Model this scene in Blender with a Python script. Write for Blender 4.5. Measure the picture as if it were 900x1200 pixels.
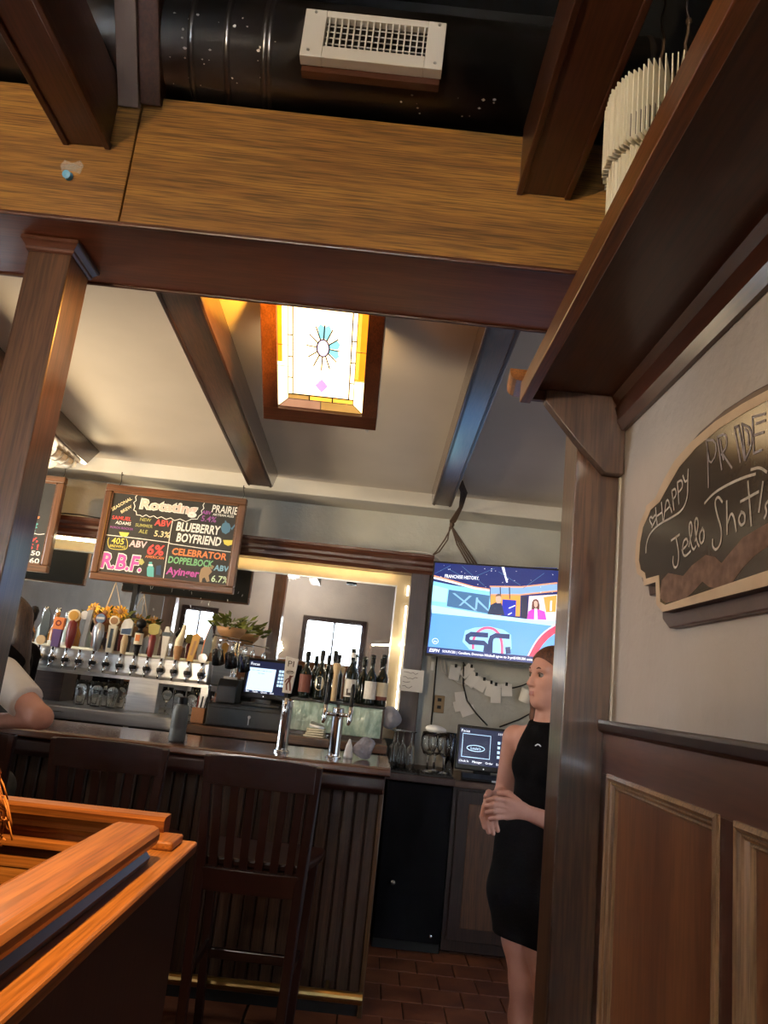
import bpy, bmesh, math, random
import numpy as np
from mathutils import Vector, Matrix, Quaternion
random.seed(7)
PI = math.pi
scene = bpy.context.scene
col = scene.collection
for o in list(bpy.data.objects): bpy.data.objects.remove(o)

# ------------------------------------------------------------------ camera, world, light, exposure
cam_d = bpy.data.cameras.new('camera'); cam = bpy.data.objects.new('camera', cam_d); col.objects.link(cam)
R = ((0.99413969, -0.01938039, 0.10635169), (0.10800535, 0.21989289, -0.96952667), (-0.00459618, 0.97533149, 0.22069744))
cam.matrix_world = Matrix(((R[0][0], -R[1][0], -R[2][0], 0), (R[0][1], -R[1][1], -R[2][1], 0), (R[0][2], -R[1][2], -R[2][2], 1.45), (0, 0, 0, 1)))
cam_d.sensor_fit = 'VERTICAL'; cam_d.sensor_height = 24.0; cam_d.lens = 18.032; cam_d.clip_start = 0.02
scene.camera = cam
world = bpy.data.worlds.new('world'); scene.world = world; world.use_nodes = True
bg = world.node_tree.nodes['Background']; bg.inputs[0].default_value = (0.75, 0.87, 1.0, 1); bg.inputs[1].default_value = 1.2
scene.view_settings.view_transform = 'Standard'; scene.view_settings.look = 'None'
scene.view_settings.exposure = 0.3; scene.view_settings.gamma = 1.0; scene.view_settings.use_curve_mapping = False

def area(name, loc, target, sx, sy, power, color):
    d = bpy.data.lights.new(name, 'AREA'); d.shape = 'RECTANGLE'; d.size = sx; d.size_y = sy; d.energy = power; d.color = color
    o = bpy.data.objects.new(name, d); o.location = loc
    o.rotation_euler = (Vector(target) - Vector(loc)).to_track_quat('-Z', 'Y').to_euler(); col.objects.link(o); return o
def point(name, loc, power, color, r=0.05):
    d = bpy.data.lights.new(name, 'POINT'); d.energy = power; d.color = color; d.shadow_soft_size = r
    o = bpy.data.objects.new(name, d); o.location = loc; col.objects.link(o); return o
# daylight through the three windows of the rear and side walls
area('daylight_window_one', (-0.75, -3.66, 2.05), (-0.75, 3, 1.75), 1.0, 0.95, 330, (0.86, 0.93, 1.0))
area('daylight_window_two', (-3.25, -3.66, 2.2), (-1.5, 3, 1.7), 0.5, 0.5, 90, (0.86, 0.93, 1.0))
area('daylight_window_side', (-4.4, 3.9, 1.9), (2, 3.9, 1.6), 1.3, 1.3, 60, (0.86, 0.93, 1.0))

# added unseen warm uplight washes the beam, the joists and the ducts
up_d = bpy.data.lights.new('added_rear_uplight', 'SPOT'); up_d.energy = 500; up_d.color = (1.0, 0.73, 0.42); up_d.spot_size = math.radians(56); up_d.spot_blend = 0.7; up_d.shadow_soft_size = 0.12
up_o = bpy.data.objects.new('added_rear_uplight', up_d); up_o.location = (-1.75, -3.2, 1.95); up_o.rotation_euler = (Vector((-0.3, 2.0, 3.05)) - Vector((-1.75, -3.2, 1.95))).to_track_quat('-Z', 'Y').to_euler(); col.objects.link(up_o)

point('added_ceiling_light', (-1.5, -2.3, 3.25), 70, (1.0, 0.90, 0.80), 0.15)  # added unseen lamp, brightens the rear wall that the mirror reflects

# ------------------------------------------------------------------ materials
def mat(name, color, rough=0.5, metal=0.0, spec=0.5, coat=0.0, emit=None, es=0.0, trans=0.0, ior=1.45):
    m = bpy.data.materials.new(name); m.use_nodes = True; b = m.node_tree.nodes['Principled BSDF']
    b.inputs['Base Color'].default_value = (*color, 1); b.inputs['Roughness'].default_value = rough; b.inputs['Metallic'].default_value = metal
    b.inputs['Specular IOR Level'].default_value = spec; b.inputs['Coat Weight'].default_value = coat; b.inputs['Coat Roughness'].default_value = 0.12
    b.inputs['Transmission Weight'].default_value = trans; b.inputs['IOR'].default_value = ior
    if emit: b.inputs['Emission Color'].default_value = (*emit, 1); b.inputs['Emission Strength'].default_value = es
    return m
def noisy(name, c1, c2, scale=8.0, rough=0.6, bump=0.0, bscale=40.0, r2=None, metal=0.0, coat=0.0, stretch=(1, 1, 1), detail=4, lo=0.35, hi=0.65, spec=0.5):
    m = mat(name, c1, rough, metal, spec, coat); nt = m.node_tree; b = nt.nodes['Principled BSDF']
    tc = nt.nodes.new('ShaderNodeTexCoord'); oi = nt.nodes.new('ShaderNodeObjectInfo')
    mp = nt.nodes.new('ShaderNodeMapping'); mp.inputs['Scale'].default_value = stretch
    ad = nt.nodes.new('ShaderNodeVectorMath'); ad.operation = 'ADD'
    mu = nt.nodes.new('ShaderNodeMath'); mu.operation = 'MULTIPLY'; mu.inputs[1].default_value = 17.0
    nt.links.new(oi.outputs['Random'], mu.inputs[0]); nt.links.new(mp.outputs[0], ad.inputs[0]); nt.links.new(mu.outputs[0], ad.inputs[1])
    nt.links.new(tc.outputs['Object'], mp.inputs['Vector'])
    n = nt.nodes.new('ShaderNodeTexNoise'); n.inputs['Scale'].default_value = scale; n.inputs['Detail'].default_value = detail
    nt.links.new(ad.outputs[0], n.inputs['Vector'])
    cr = nt.nodes.new('ShaderNodeValToRGB'); cr.color_ramp.elements[0].color = (*c1, 1); cr.color_ramp.elements[1].color = (*c2, 1)
    cr.color_ramp.elements[0].position = lo; cr.color_ramp.elements[1].position = hi
    nt.links.new(n.outputs['Fac'], cr.inputs['Fac']); nt.links.new(cr.outputs['Color'], b.inputs['Base Color'])
    if r2 is not None:
        mr = nt.nodes.new('ShaderNodeMapRange'); mr.inputs['To Min'].default_value = rough; mr.inputs['To Max'].default_value = r2
        nt.links.new(n.outputs['Fac'], mr.inputs['Value']); nt.links.new(mr.outputs[0], b.inputs['Roughness'])
    if bump:
        n2 = nt.nodes.new('ShaderNodeTexNoise'); n2.inputs['Scale'].default_value = bscale; n2.inputs['Detail'].default_value = 3
        nt.links.new(ad.outputs[0], n2.inputs['Vector'])
        bp = nt.nodes.new('ShaderNodeBump'); bp.inputs['Strength'].default_value = bump; bp.inputs['Distance'].default_value = 0.01
        nt.links.new(n2.outputs['Fac'], bp.inputs['Height']); nt.links.new(bp.outputs[0], b.inputs['Normal'])
    return m
def wood(name, dark, light, axis='X', rough=0.35, coat=0.5, freq=26.0, contrast=(0.3, 0.7), pore=0.45, croughness=0.15, cior=1.5):
    """oak grain running along one axis: long streaks, cathedral bands and fine pores"""
    m = mat(name, light, rough, coat=coat); nt = m.node_tree; b = nt.nodes['Principled BSDF']; b.inputs['Coat Roughness'].default_value = croughness; b.inputs['Coat IOR'].default_value = cior
    L = nt.links.new
    tc = nt.nodes.new('ShaderNodeTexCoord'); oi = nt.nodes.new('ShaderNodeObjectInfo')
    mu = nt.nodes.new('ShaderNodeMath'); mu.operation = 'MULTIPLY'; mu.inputs[1].default_value = 23.0; L(oi.outputs['Random'], mu.inputs[0])
    def noise(along, across, detail, dist=0.0):
        mp = nt.nodes.new('ShaderNodeMapping'); mp.inputs['Scale'].default_value = [along if a == axis else across for a in 'XYZ']
        ad = nt.nodes.new('ShaderNodeVectorMath'); ad.operation = 'ADD'
        L(tc.outputs['Object'], mp.inputs['Vector']); L(mp.outputs[0], ad.inputs[0]); L(mu.outputs[0], ad.inputs[1])
        n = nt.nodes.new('ShaderNodeTexNoise'); n.inputs['Scale'].default_value = 1.0; n.inputs['Detail'].default_value = detail; n.inputs['Distortion'].default_value = dist
        L(ad.outputs[0], n.inputs['Vector']); return n
    n1 = noise(0.9, freq, 5, 0.3); n2 = noise(7.0, freq * 7, 2); n3 = noise(0.5, freq * 0.22, 2, 0.4)
    mx = nt.nodes.new('ShaderNodeMath'); mx.operation = 'MULTIPLY_ADD'; mx.inputs[1].default_value = 0.5
    L(n3.outputs['Fac'], mx.inputs[0])
    h = nt.nodes.new('ShaderNodeMath'); h.operation = 'MULTIPLY'; h.inputs[1].default_value = 0.5; L(n1.outputs['Fac'], h.inputs[0]); L(h.outputs[0], mx.inputs[2])
    cr = nt.nodes.new('ShaderNodeValToRGB'); cr.color_ramp.elements[0].color = (*dark, 1); cr.color_ramp.elements[1].color = (*light, 1)
    cr.color_ramp.elements[0].position, cr.color_ramp.elements[1].position = contrast
    L(mx.outputs[0], cr.inputs['Fac'])
    pr = nt.nodes.new('ShaderNodeMapRange'); pr.inputs['From Min'].default_value = 0.35; pr.inputs['From Max'].default_value = 0.6
    pr.inputs['To Min'].default_value = 1 - pore; pr.inputs['To Max'].default_value = 1.0; L(n2.outputs['Fac'], pr.inputs['Value'])
    mc = nt.nodes.new('ShaderNodeMix'); mc.data_type = 'RGBA'; mc.blend_type = 'MULTIPLY'; mc.inputs[0].default_value = 1.0
    L(cr.outputs['Color'], mc.inputs[6]); L(pr.outputs[0], mc.inputs[7]); L(mc.outputs[2], b.inputs['Base Color'])
    bp = nt.nodes.new('ShaderNodeBump'); bp.inputs['Strength'].default_value = 0.12; bp.inputs['Distance'].default_value = 0.002
    L(n2.outputs['Fac'], bp.inputs['Height']); L(bp.outputs[0], b.inputs['Normal'])
    return m
def woods(name, dark, light, **k): return {a: wood(name + '_' + a.lower(), dark, light, a, **k) for a in 'XYZ'}
M = {}
OAK = woods('golden_oak', (0.15, 0.056, 0.009), (0.46, 0.215, 0.042), rough=0.45, coat=0.15, freq=38, pore=0.6)
RED = woods('red_brown_wood', (0.045, 0.013, 0.006), (0.115, 0.036, 0.014), rough=0.36, coat=0.3, freq=18, pore=0.3)
DRK = woods('dark_wood', (0.016, 0.007, 0.005), (0.052, 0.022, 0.013), rough=0.4, coat=0.2, freq=22)
CBM = woods('ceiling_beam_wood', (0.040, 0.017, 0.008), (0.115, 0.050, 0.022), rough=0.36, coat=1.0, freq=22, cior=1.75, croughness=0.18)
SOF = woods('soffit_red_wood', (0.13, 0.032, 0.010), (0.28, 0.082, 0.026), rough=0.38, coat=0.35, freq=14, pore=0.2)
BRN = woods('brown_oak_post', (0.040, 0.017, 0.008), (0.150, 0.066, 0.028), rough=0.34, coat=0.8, freq=20, cior=1.7, croughness=0.14)
MAH = woods('mahogany', (0.014, 0.003, 0.002), (0.036, 0.008, 0.005), rough=0.38, coat=0.2, freq=16, pore=0.2)
BTH = woods('booth_oak', (0.23, 0.062, 0.010), (0.50, 0.200, 0.045), rough=0.42, coat=0.10, freq=32, pore=0.4)
BAR = woods('bar_plank', (0.022, 0.011, 0.007), (0.115, 0.062, 0.034), rough=0.45, coat=0.2, freq=24)
M['plaster'] = noisy('warm_plaster', (0.49, 0.43, 0.375), (0.55, 0.485, 0.42), 3, 0.55, 0.35, 28)
M['wall_grey'] = noisy('grey_plaster', (0.42, 0.43, 0.40), (0.49, 0.50, 0.465), 3, 0.6, 0.35, 34)
M['ceil'] = noisy('cream_ceiling', (0.55, 0.485, 0.41), (0.60, 0.53, 0.45), 2, 0.6, 0.05, 30)
M['ceil_dark'] = mat('black_ceiling', (0.006, 0.006, 0.006), 0.8)
M['soffit'] = noisy('soffit_paint', (0.56, 0.53, 0.47), (0.60, 0.57, 0.51), 3, 0.6, 0.1, 40)
M['black'] = mat('black_plastic', (0.005, 0.005, 0.006), 0.4, spec=0.3)
M['black_matte'] = mat('black_matte', (0.010, 0.010, 0.010), 0.7)
M['fridge'] = noisy('black_cooler', (0.004, 0.004, 0.005), (0.006, 0.006, 0.007), 5, 0.6, spec=0.03)
M['duct'] = noisy('black_duct', (0.008, 0.006, 0.005), (0.018, 0.013, 0.010), 5, 0.26, 0.05, 9, r2=0.46, spec=0.8, coat=1.0)
M['duct'].node_tree.nodes['Principled BSDF'].inputs['Coat Roughness'].default_value = 0.24; M['duct'].node_tree.nodes['Principled BSDF'].inputs['Coat IOR'].default_value = 1.7
M['chip'] = mat('bare_metal_chip', (0.55, 0.52, 0.48), 0.5)
M['steel'] = noisy('brushed_steel', (0.55, 0.57, 0.60), (0.66, 0.68, 0.70), 6, 0.24, r2=0.36, metal=1.0, stretch=(1, 1, 12))
M['chrome'] = mat('chrome', (0.75, 0.77, 0.80), 0.08, 1.0)
M['vent'] = mat('vent_white_metal', (0.62, 0.61, 0.58), 0.35)
M['brass'] = noisy('aged_brass', (0.34, 0.24, 0.09), (0.42, 0.31, 0.13), 9, 0.32, metal=1.0)
M['glass'] = mat('clear_glass', (0.96, 0.98, 0.98), 0.02, trans=1.0, ior=1.45)
M['green_glass'] = noisy('rippled_green_glass', (0.22, 0.33, 0.27), (0.52, 0.66, 0.57), 22, 0.12, 0.9, 30, stretch=(1, 1, 0.5), coat=0.6)
M['mirror'] = mat('mirror', (0.80, 0.81, 0.82), 0.015, 1.0)
M['bottle_dark'] = mat('dark_bottle_glass', (0.006, 0.010, 0.007), 0.08, coat=0.6)
M['amber'] = mat('amber_liquor', (0.42, 0.17, 0.03), 0.1, coat=0.6)
M['clear_liq'] = mat('pale_bottle', (0.42, 0.50, 0.46), 0.1, coat=0.6)
M['cream'] = mat('cream', (0.72, 0.63, 0.44), 0.5)
M['white'] = mat('white', (0.78, 0.78, 0.76), 0.5)
M['paper'] = noisy('paper', (0.70, 0.69, 0.66), (0.78, 0.77, 0.74), 6, 0.7)
M['page'] = noisy('book_page', (0.72, 0.66, 0.50), (0.80, 0.74, 0.59), 12, 0.8)
M['ink'] = mat('ink', (0.07, 0.055, 0.045), 0.8)
M['chalkboard'] = noisy('chalkboard', (0.016, 0.016, 0.015), (0.026, 0.026, 0.024), 7, 0.5)
M['sign_board'] = noisy('sign_chalkboard', (0.018, 0.010, 0.007), (0.040, 0.022, 0.013), 9, 0.5, 0.05, 30, r2=0.6, coat=1.0, spec=0.1)
M['sign_board'].node_tree.nodes['Principled BSDF'].inputs['Coat Roughness'].default_value = 0.16
M['sign_rim'] = noisy('sign_cream_rim', (0.56, 0.40, 0.25), (0.66, 0.49, 0.32), 14, 0.45)
M['sign_edge'] = noisy('sign_dark_edge', (0.055, 0.022, 0.018), (0.085, 0.036, 0.028), 14, 0.35)
M['chalk'] = noisy('chalk', (0.50, 0.44, 0.37), (0.66, 0.60, 0.52), 90, 0.9)
M['chalk_blue'] = noisy('grey_blue_chalk', (0.36, 0.31, 0.31), (0.48, 0.42, 0.42), 90, 0.9)
M['hill'] = noisy('brown_chalk', (0.15, 0.085, 0.058), (0.25, 0.15, 0.105), 40, 0.9, detail=6)
M['skin'] = noisy('skin', (0.52, 0.265, 0.20), (0.58, 0.31, 0.24), 12, 0.5, spec=0.4)
M['lips'] = mat('lips', (0.40, 0.15, 0.12), 0.4)
M['hair'] = noisy('auburn_hair', (0.055, 0.018, 0.008), (0.16, 0.058, 0.024), 10, 0.42, 0.6, 60, stretch=(9, 9, 0.8))
M['hair_dark'] = noisy('dark_brown_hair', (0.020, 0.010, 0.006), (0.060, 0.030, 0.018), 10, 0.45, 0.5, 60, stretch=(9, 9, 0.8))
M['hair_red'] = noisy('curly_red_hair', (0.35, 0.10, 0.02), (0.62, 0.22, 0.05), 20, 0.5)
M['dress'] = noisy('black_dress', (0.003, 0.003, 0.0035), (0.005, 0.0045, 0.005), 30, 0.9, 0.15, 120, spec=0.1)
M['tshirt'] = noisy('white_tshirt', (0.66, 0.66, 0.66), (0.74, 0.74, 0.73), 5, 0.85, 0.5, 9)
M['jeans'] = noisy('charcoal_jeans', (0.045, 0.050, 0.052), (0.075, 0.080, 0.080), 30, 0.85)
M['black_top'] = noisy('black_top', (0.004, 0.0035, 0.004), (0.007, 0.006, 0.007), 20, 0.9, spec=0.1)
M['eye_white'] = mat('eye_white', (0.30, 0.26, 0.25), 0.4); M['iris'] = mat('iris', (0.05, 0.035, 0.02), 0.2); M['brow'] = mat('brow', (0.075, 0.030, 0.016), 0.8)
M['flask'] = noisy('grey_flask', (0.075, 0.085, 0.085), (0.095, 0.105, 0.105), 6, 0.5)
M['cable'] = mat('brown_cable', (0.075, 0.045, 0.028), 0.6); M['cable_w'] = mat('white_cable', (0.6, 0.58, 0.54), 0.5); M['cable_b'] = mat('black_cable', (0.008, 0.008, 0.008), 0.5)
M['grey_cloth'] = noisy('grey_cloth', (0.22, 0.22, 0.26), (0.32, 0.32, 0.36), 12, 0.9, 0.4, 40)
M['clear_bag'] = noisy('plastic_bag', (0.20, 0.20, 0.24), (0.42, 0.42, 0.48), 14, 0.25, 0.6, 30)
M['beige'] = noisy('beige_reveal', (0.42, 0.33, 0.20), (0.50, 0.40, 0.25), 5, 0.6)
M['led'] = mat('warm_led_strip', (1, 1, 1), 0.5, emit=(1.0, 0.86, 0.55), es=9.0)
M['led_w'] = mat('white_led_strip', (1, 1, 1), 0.5, emit=(1.0, 0.93, 0.78), es=7.0)
M['lead'] = mat('lead_came', (0.03, 0.025, 0.022), 0.5)
M['outlet'] = mat('brown_outlet', (0.25, 0.17, 0.08), 0.5)
M['tile'] = noisy('terracotta_tile', (0.125, 0.040, 0.020), (0.23, 0.085, 0.040), 5, 0.42, 0.15, 30, r2=0.55)
M['grout'] = noisy('grout', (0.035, 0.022, 0.016), (0.055, 0.035, 0.026), 20, 0.9)
M['orange'] = mat('orange', (0.62, 0.19, 0.05), 0.4); M['purple'] = mat('purple', (0.09, 0.05, 0.16), 0.4); M['darkred'] = mat('dark_red', (0.16, 0.018, 0.014), 0.35)
M['navy'] = mat('navy', (0.03, 0.06, 0.12), 0.4); M['blue'] = mat('blue_grey', (0.15, 0.24, 0.36), 0.4); M['gold'] = mat('gold', (0.50, 0.27, 0.05), 0.35)
M['olive'] = mat('olive_gold', (0.33, 0.27, 0.07), 0.45); M['slate'] = mat('slate', (0.05, 0.07, 0.085), 0.35); M['woodlt'] = mat('pale_wood', (0.55, 0.40, 0.22), 0.5)
M['tan'] = mat('tan', (0.33, 0.17, 0.07), 0.6); M['leaf'] = noisy('leaf', (0.06, 0.09, 0.015), (0.17, 0.18, 0.03), 20, 0.6); M['petal'] = noisy('petal', (0.70, 0.28, 0.02), (0.80, 0.52, 0.05), 20, 0.6)
M['label_w'] = noisy('white_label', (0.60, 0.58, 0.54), (0.70, 0.68, 0.64), 20, 0.7); M['label_r'] = mat('maroon_label', (0.16, 0.05, 0.035), 0.6); M['label_c'] = mat('cream_label', (0.68, 0.62, 0.46), 0.6)
M['silver'] = mat('silver', (0.5, 0.51, 0.52), 0.3, 0.8)
PAINT = dict(cream=(0.80, 0.70, 0.42), pink=(0.82, 0.50, 0.44), white=(0.80, 0.80, 0.76), violet=(0.34, 0.10, 0.36), red=(0.72, 0.09, 0.08), olive=(0.42, 0.42, 0.14), yellow=(0.72, 0.62, 0.12),
             blush=(0.72, 0.52, 0.56), magenta=(0.50, 0.10, 0.38), orange=(0.76, 0.24, 0.09), green=(0.20, 0.48, 0.24), blue=(0.22, 0.42, 0.56), mint=(0.60, 0.76, 0.52), berry=(0.09, 0.20, 0.30), teal=(0.12, 0.42, 0.42), tan=(0.36, 0.25, 0.15), deepblue=(0.035, 0.07, 0.13))
PM = {k: mat('paint_' + k, v, 0.85) for k, v in PAINT.items()}
SCR = dict(navy=(0.012, 0.020, 0.11), cyan=(0.22, 0.55, 0.80), glassblue=(0.05, 0.13, 0.26), pale=(0.36, 0.75, 0.86), white=(0.86, 0.88, 0.95), orange=(0.80, 0.30, 0.16), steel=(0.20, 0.34, 0.58), amber=(0.82, 0.30, 0.06), deep=(0.012, 0.025, 0.36),
           dark=(0.02, 0.02, 0.05), rose=(0.80, 0.62, 0.62), dline=(0.22, 0.42, 0.60), suit=(0.02, 0.03, 0.07), skin=(0.62, 0.34, 0.26), hairm=(0.14, 0.08, 0.05), hairf=(0.10, 0.03, 0.02), pink=(0.70, 0.05, 0.45), desktop=(0.42, 0.74, 0.86), desk=(0.10, 0.30, 0.68),
           glow=(0.28, 0.62, 0.86), ringred=(0.62, 0.10, 0.22), arcred=(0.72, 0.04, 0.10), arcpink=(0.75, 0.55, 0.75), logo=(0.012, 0.03, 0.12), ticker=(0.015, 0.03, 0.14), pos=(0.42, 0.60, 0.78), posdark=(0.012, 0.014, 0.035))
SM = {k: mat('screen_' + k, (0, 0, 0), 0.25, spec=0.2, emit=v, es=1.5) for k, v in SCR.items()}

# ------------------------------------------------------------------ builders
W = {}
class MB:
    def __init__(s): s.v = []; s.f = []; s.mi = []
    def add(s, vs, fs, mi=0):
        o = len(s.v); s.v += [tuple(p) for p in vs]; s.f += [tuple(i + o for i in f) for f in fs]; s.mi += [mi] * len(fs); return s
    def box(s, x0, x1, y0, y1, z0, z1, mi=0):
        return s.add([(x, y, z) for x in (x0, x1) for y in (y0, y1) for z in (z0, z1)], [(0, 1, 3, 2), (4, 6, 7, 5), (0, 4, 5, 1), (2, 3, 7, 6), (0, 2, 6, 4), (1, 5, 7, 3)], mi)
    def prism(s, pts, off, mi=0):
        n = len(pts); off = Vector(off); a = [Vector(p) for p in pts]
        return s.add(a + [p + off for p in a], [tuple(range(n))[::-1], tuple(range(n, 2 * n))] + [(i, (i + 1) % n, (i + 1) % n + n, i + n) for i in range(n)], mi)
    def tube(s, path, r, n=8, mi=0):
        P = [Vector(p) for p in path]; k = len(P); rr = r if isinstance(r, (list, tuple)) else [r] * k
        up = None; vs = []; fs = []
        for i, p in enumerate(P):
            t = (P[min(i + 1, k - 1)] - P[max(i - 1, 0)]).normalized()
            if up is None:
                up = t.orthogonal().normalized()
            else:
                up = (up - t * up.dot(t)); up = up.normalized() if up.length > 1e-6 else t.orthogonal().normalized()
            w = t.cross(up)
            for j in range(n):
                a = 2 * PI * j / n; vs.append(p + (up * math.cos(a) + w * math.sin(a)) * rr[i])
        for i in range(k - 1):
            for j in range(n): fs.append((i * n + j, i * n + (j + 1) % n, (i + 1) * n + (j + 1) % n, (i + 1) * n + j))
        fs += [tuple(range(n))[::-1], tuple(range((k - 1) * n, k * n))]
        return s.add(vs, fs, mi)
    def lathe(s, prof, c=(0, 0, 0), n=16, axis=(0, 0, 1), mi=0, a0=0.0, a1=2 * PI):
        ax = Vector(axis).normalized(); u = ax.orthogonal().normalized(); w = ax.cross(u); c = Vector(c); full = abs(a1 - a0 - 2 * PI) < 1e-6
        if ax.z > 0.99: u, w = Vector((1, 0, 0)), Vector((0, 1, 0))
        m = n if full else n + 1; vs = []; fs = []
        for r, h in prof:
            for j in range(m):
                a = a0 + (a1 - a0) * j / n; vs.append(c + ax * h + (u * math.cos(a) + w * math.sin(a)) * max(r, 1e-5))
        for i in range(len(prof) - 1):
            for j in range(n if full else n): fs.append((i * m + j, i * m + (j + 1) % m, (i + 1) * m + (j + 1) % m, (i + 1) * m + j))
        return s.add(vs, fs, mi)
    def ball(s, c, rad, n=12, mi=0):
        c = Vector(c); rad = rad if isinstance(rad, (tuple, list)) else (rad,) * 3
        vs = []; fs = []; k = max(4, n // 2)
        for i in range(k + 1):
            t = PI * i / k
            for j in range(n):
                a = 2 * PI * j / n; q = max(math.sin(t), 1e-4); vs.append(c + Vector((rad[0] * q * math.cos(a), rad[1] * q * math.sin(a), rad[2] * math.cos(t))))
        for i in range(k):
            for j in range(n): fs.append((i * n + j, i * n + (j + 1) % n, (i + 1) * n + (j + 1) % n, (i + 1) * n + j))
        return s.add(vs, fs, mi)
    def build(s, name, m, parent=None, smooth=False, bev=0.0, loc=None, local=False):
        vs = s.v
        if parent is not None: base = Vector((0, 0, 0)) if local else W.get(parent.name, Vector((0, 0, 0)))
        elif loc is not None: base = Vector(loc)
        elif local: base = Vector((0, 0, 0))
        else:
            xs = [p[0] for p in vs]; ys = [p[1] for p in vs]; base = Vector(((min(xs) + max(xs)) / 2, (min(ys) + max(ys)) / 2, min(p[2] for p in vs)))
        me = bpy.data.meshes.new(name); me.from_pydata([tuple(Vector(p) - base) for p in vs], [], s.f)
        ms = m if isinstance(m, (list, tuple)) else [m]
        for q in ms: me.materials.append(q)
        me.polygons.foreach_set('material_index', s.mi)
        bm = bmesh.new(); bm.from_mesh(me); bmesh.ops.recalc_face_normals(bm, faces=bm.faces)
        if bev: bmesh.ops.bevel(bm, geom=[e for e in bm.edges if e.is_manifold and e.calc_face_angle(0) > 0.5], offset=bev, segments=2, affect='EDGES', profile=0.5, clamp_overlap=True)
        bm.to_mesh(me); bm.free()
        if smooth: me.polygons.foreach_set('use_smooth', [True] * len(me.polygons))
        o = bpy.data.objects.new(name, me); col.objects.link(o)
        if parent is not None: o.parent = parent; W[o.name] = W.get(parent.name, Vector((0, 0, 0)))
        else: o.location = base; W[o.name] = base.copy()
        return o
def box(name, m, b, parent=None, bev=0.0, **k): return MB().box(*b).build(name, m, parent, bev=bev, **k)
def tag(o, label=None, cat=None, group=None, kind=None):
    for k, v in (('label', label), ('category', cat), ('group', group), ('kind', kind)):
        if v: o[k] = v
    return o
def thing(name, label, cat, loc=(0, 0, 0), group=None, kind=None):
    o = bpy.data.objects.new(name, None); o.empty_display_size = 0.1; col.objects.link(o); o.location = loc; W[o.name] = Vector(loc)
    return tag(o, label, cat, group, kind)
def copy_tree(o, parent=None):
    c = o.copy(); col.objects.link(c)
    if parent is not None: c.parent = parent
    W[c.name] = W.get(o.name, Vector((0, 0, 0)))
    for ch in list(o.children): copy_tree(ch, c)
    return c
def ribbon(mb, pts, w, O, u, v, n, th=0.0006, mi=0):
    """a flat stroke of width w in the plane (O,u,v)"""
    P = [Vector((p[0], p[1])) for p in pts]; k = len(P); L = []; Rr = []
    for i, p in enumerate(P):
        t = P[min(i + 1, k - 1)] - P[max(i - 1, 0)]
        t = t.normalized() if t.length > 1e-9 else Vector((1, 0)); q = Vector((-t.y, t.x)) * w / 2
        e = t * w * 0.3 * (-1 if i == 0 else 1 if i == k - 1 else 0); L.append(p + q + e); Rr.append(p - q + e)
    to = lambda p: O + u * p.x + v * p.y + n * th
    vs = [to(p) for p in L] + [to(p) for p in Rr]
    mb.add(vs, [(i, i + 1, k + i + 1, k + i) for i in range(k - 1)], mi); return mb
def smooth_pts(pts, it=2):
    if len(pts) < 3: return pts
    for _ in range(it):
        q = [pts[0]]
        for a, b in zip(pts[:-1], pts[1:]):
            q += [(a[0] * .75 + b[0] * .25, a[1] * .75 + b[1] * .25), (a[0] * .25 + b[0] * .75, a[1] * .25 + b[1] * .75)]
        pts = q + [pts[-1]]
    return pts
def poly(mb, pts, O, u, v, n, th=0.0005, mi=0):
    vs = [O + u * p[0] + v * p[1] + n * th for p in pts]; mb.add(vs, [tuple(range(len(vs)))], mi); return mb
def text_mesh(s, bold=0.0):
    c = bpy.data.curves.new('lettering', 'FONT'); c.body = s; c.size = 1.0; c.offset = bold; c.resolution_u = 2; c.fill_mode = 'FRONT'
    o = bpy.data.objects.new('lettering', c); col.objects.link(o); dg = bpy.context.evaluated_depsgraph_get()
    me = bpy.data.meshes.new_from_object(o.evaluated_get(dg)); bpy.data.objects.remove(o); bpy.data.curves.remove(c)
    vs = [tuple(v.co) for v in me.vertices]; fs = [tuple(p.vertices) for p in me.polygons]; bpy.data.meshes.remove(me)
    xs = [p[0] for p in vs]; ys = [p[1] for p in vs]
    return vs, fs, min(xs), max(xs), min(ys), max(ys)
def text(mb, s, c, width, O, u, v, n, th=0.0012, bold=0.0, height=None, ang=0.0, slant=0.0, mi=0):
    vs, fs, x0, x1, y0, y1 = text_mesh(s, bold); k = width / (x1 - x0); ky = (height / (y1 - y0)) if height else k
    ca, sa = math.cos(ang), math.sin(ang); out = []
    for p in vs:
        yy = (p[1] - (y0 + y1) / 2) * ky; xx = (p[0] - (x0 + x1) / 2) * k + yy * slant
        out.append(O + u * (c[0] + xx * ca - yy * sa) + v * (c[1] + xx * sa + yy * ca) + n * th)
    mb.add(out, fs, mi); return mb

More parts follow.
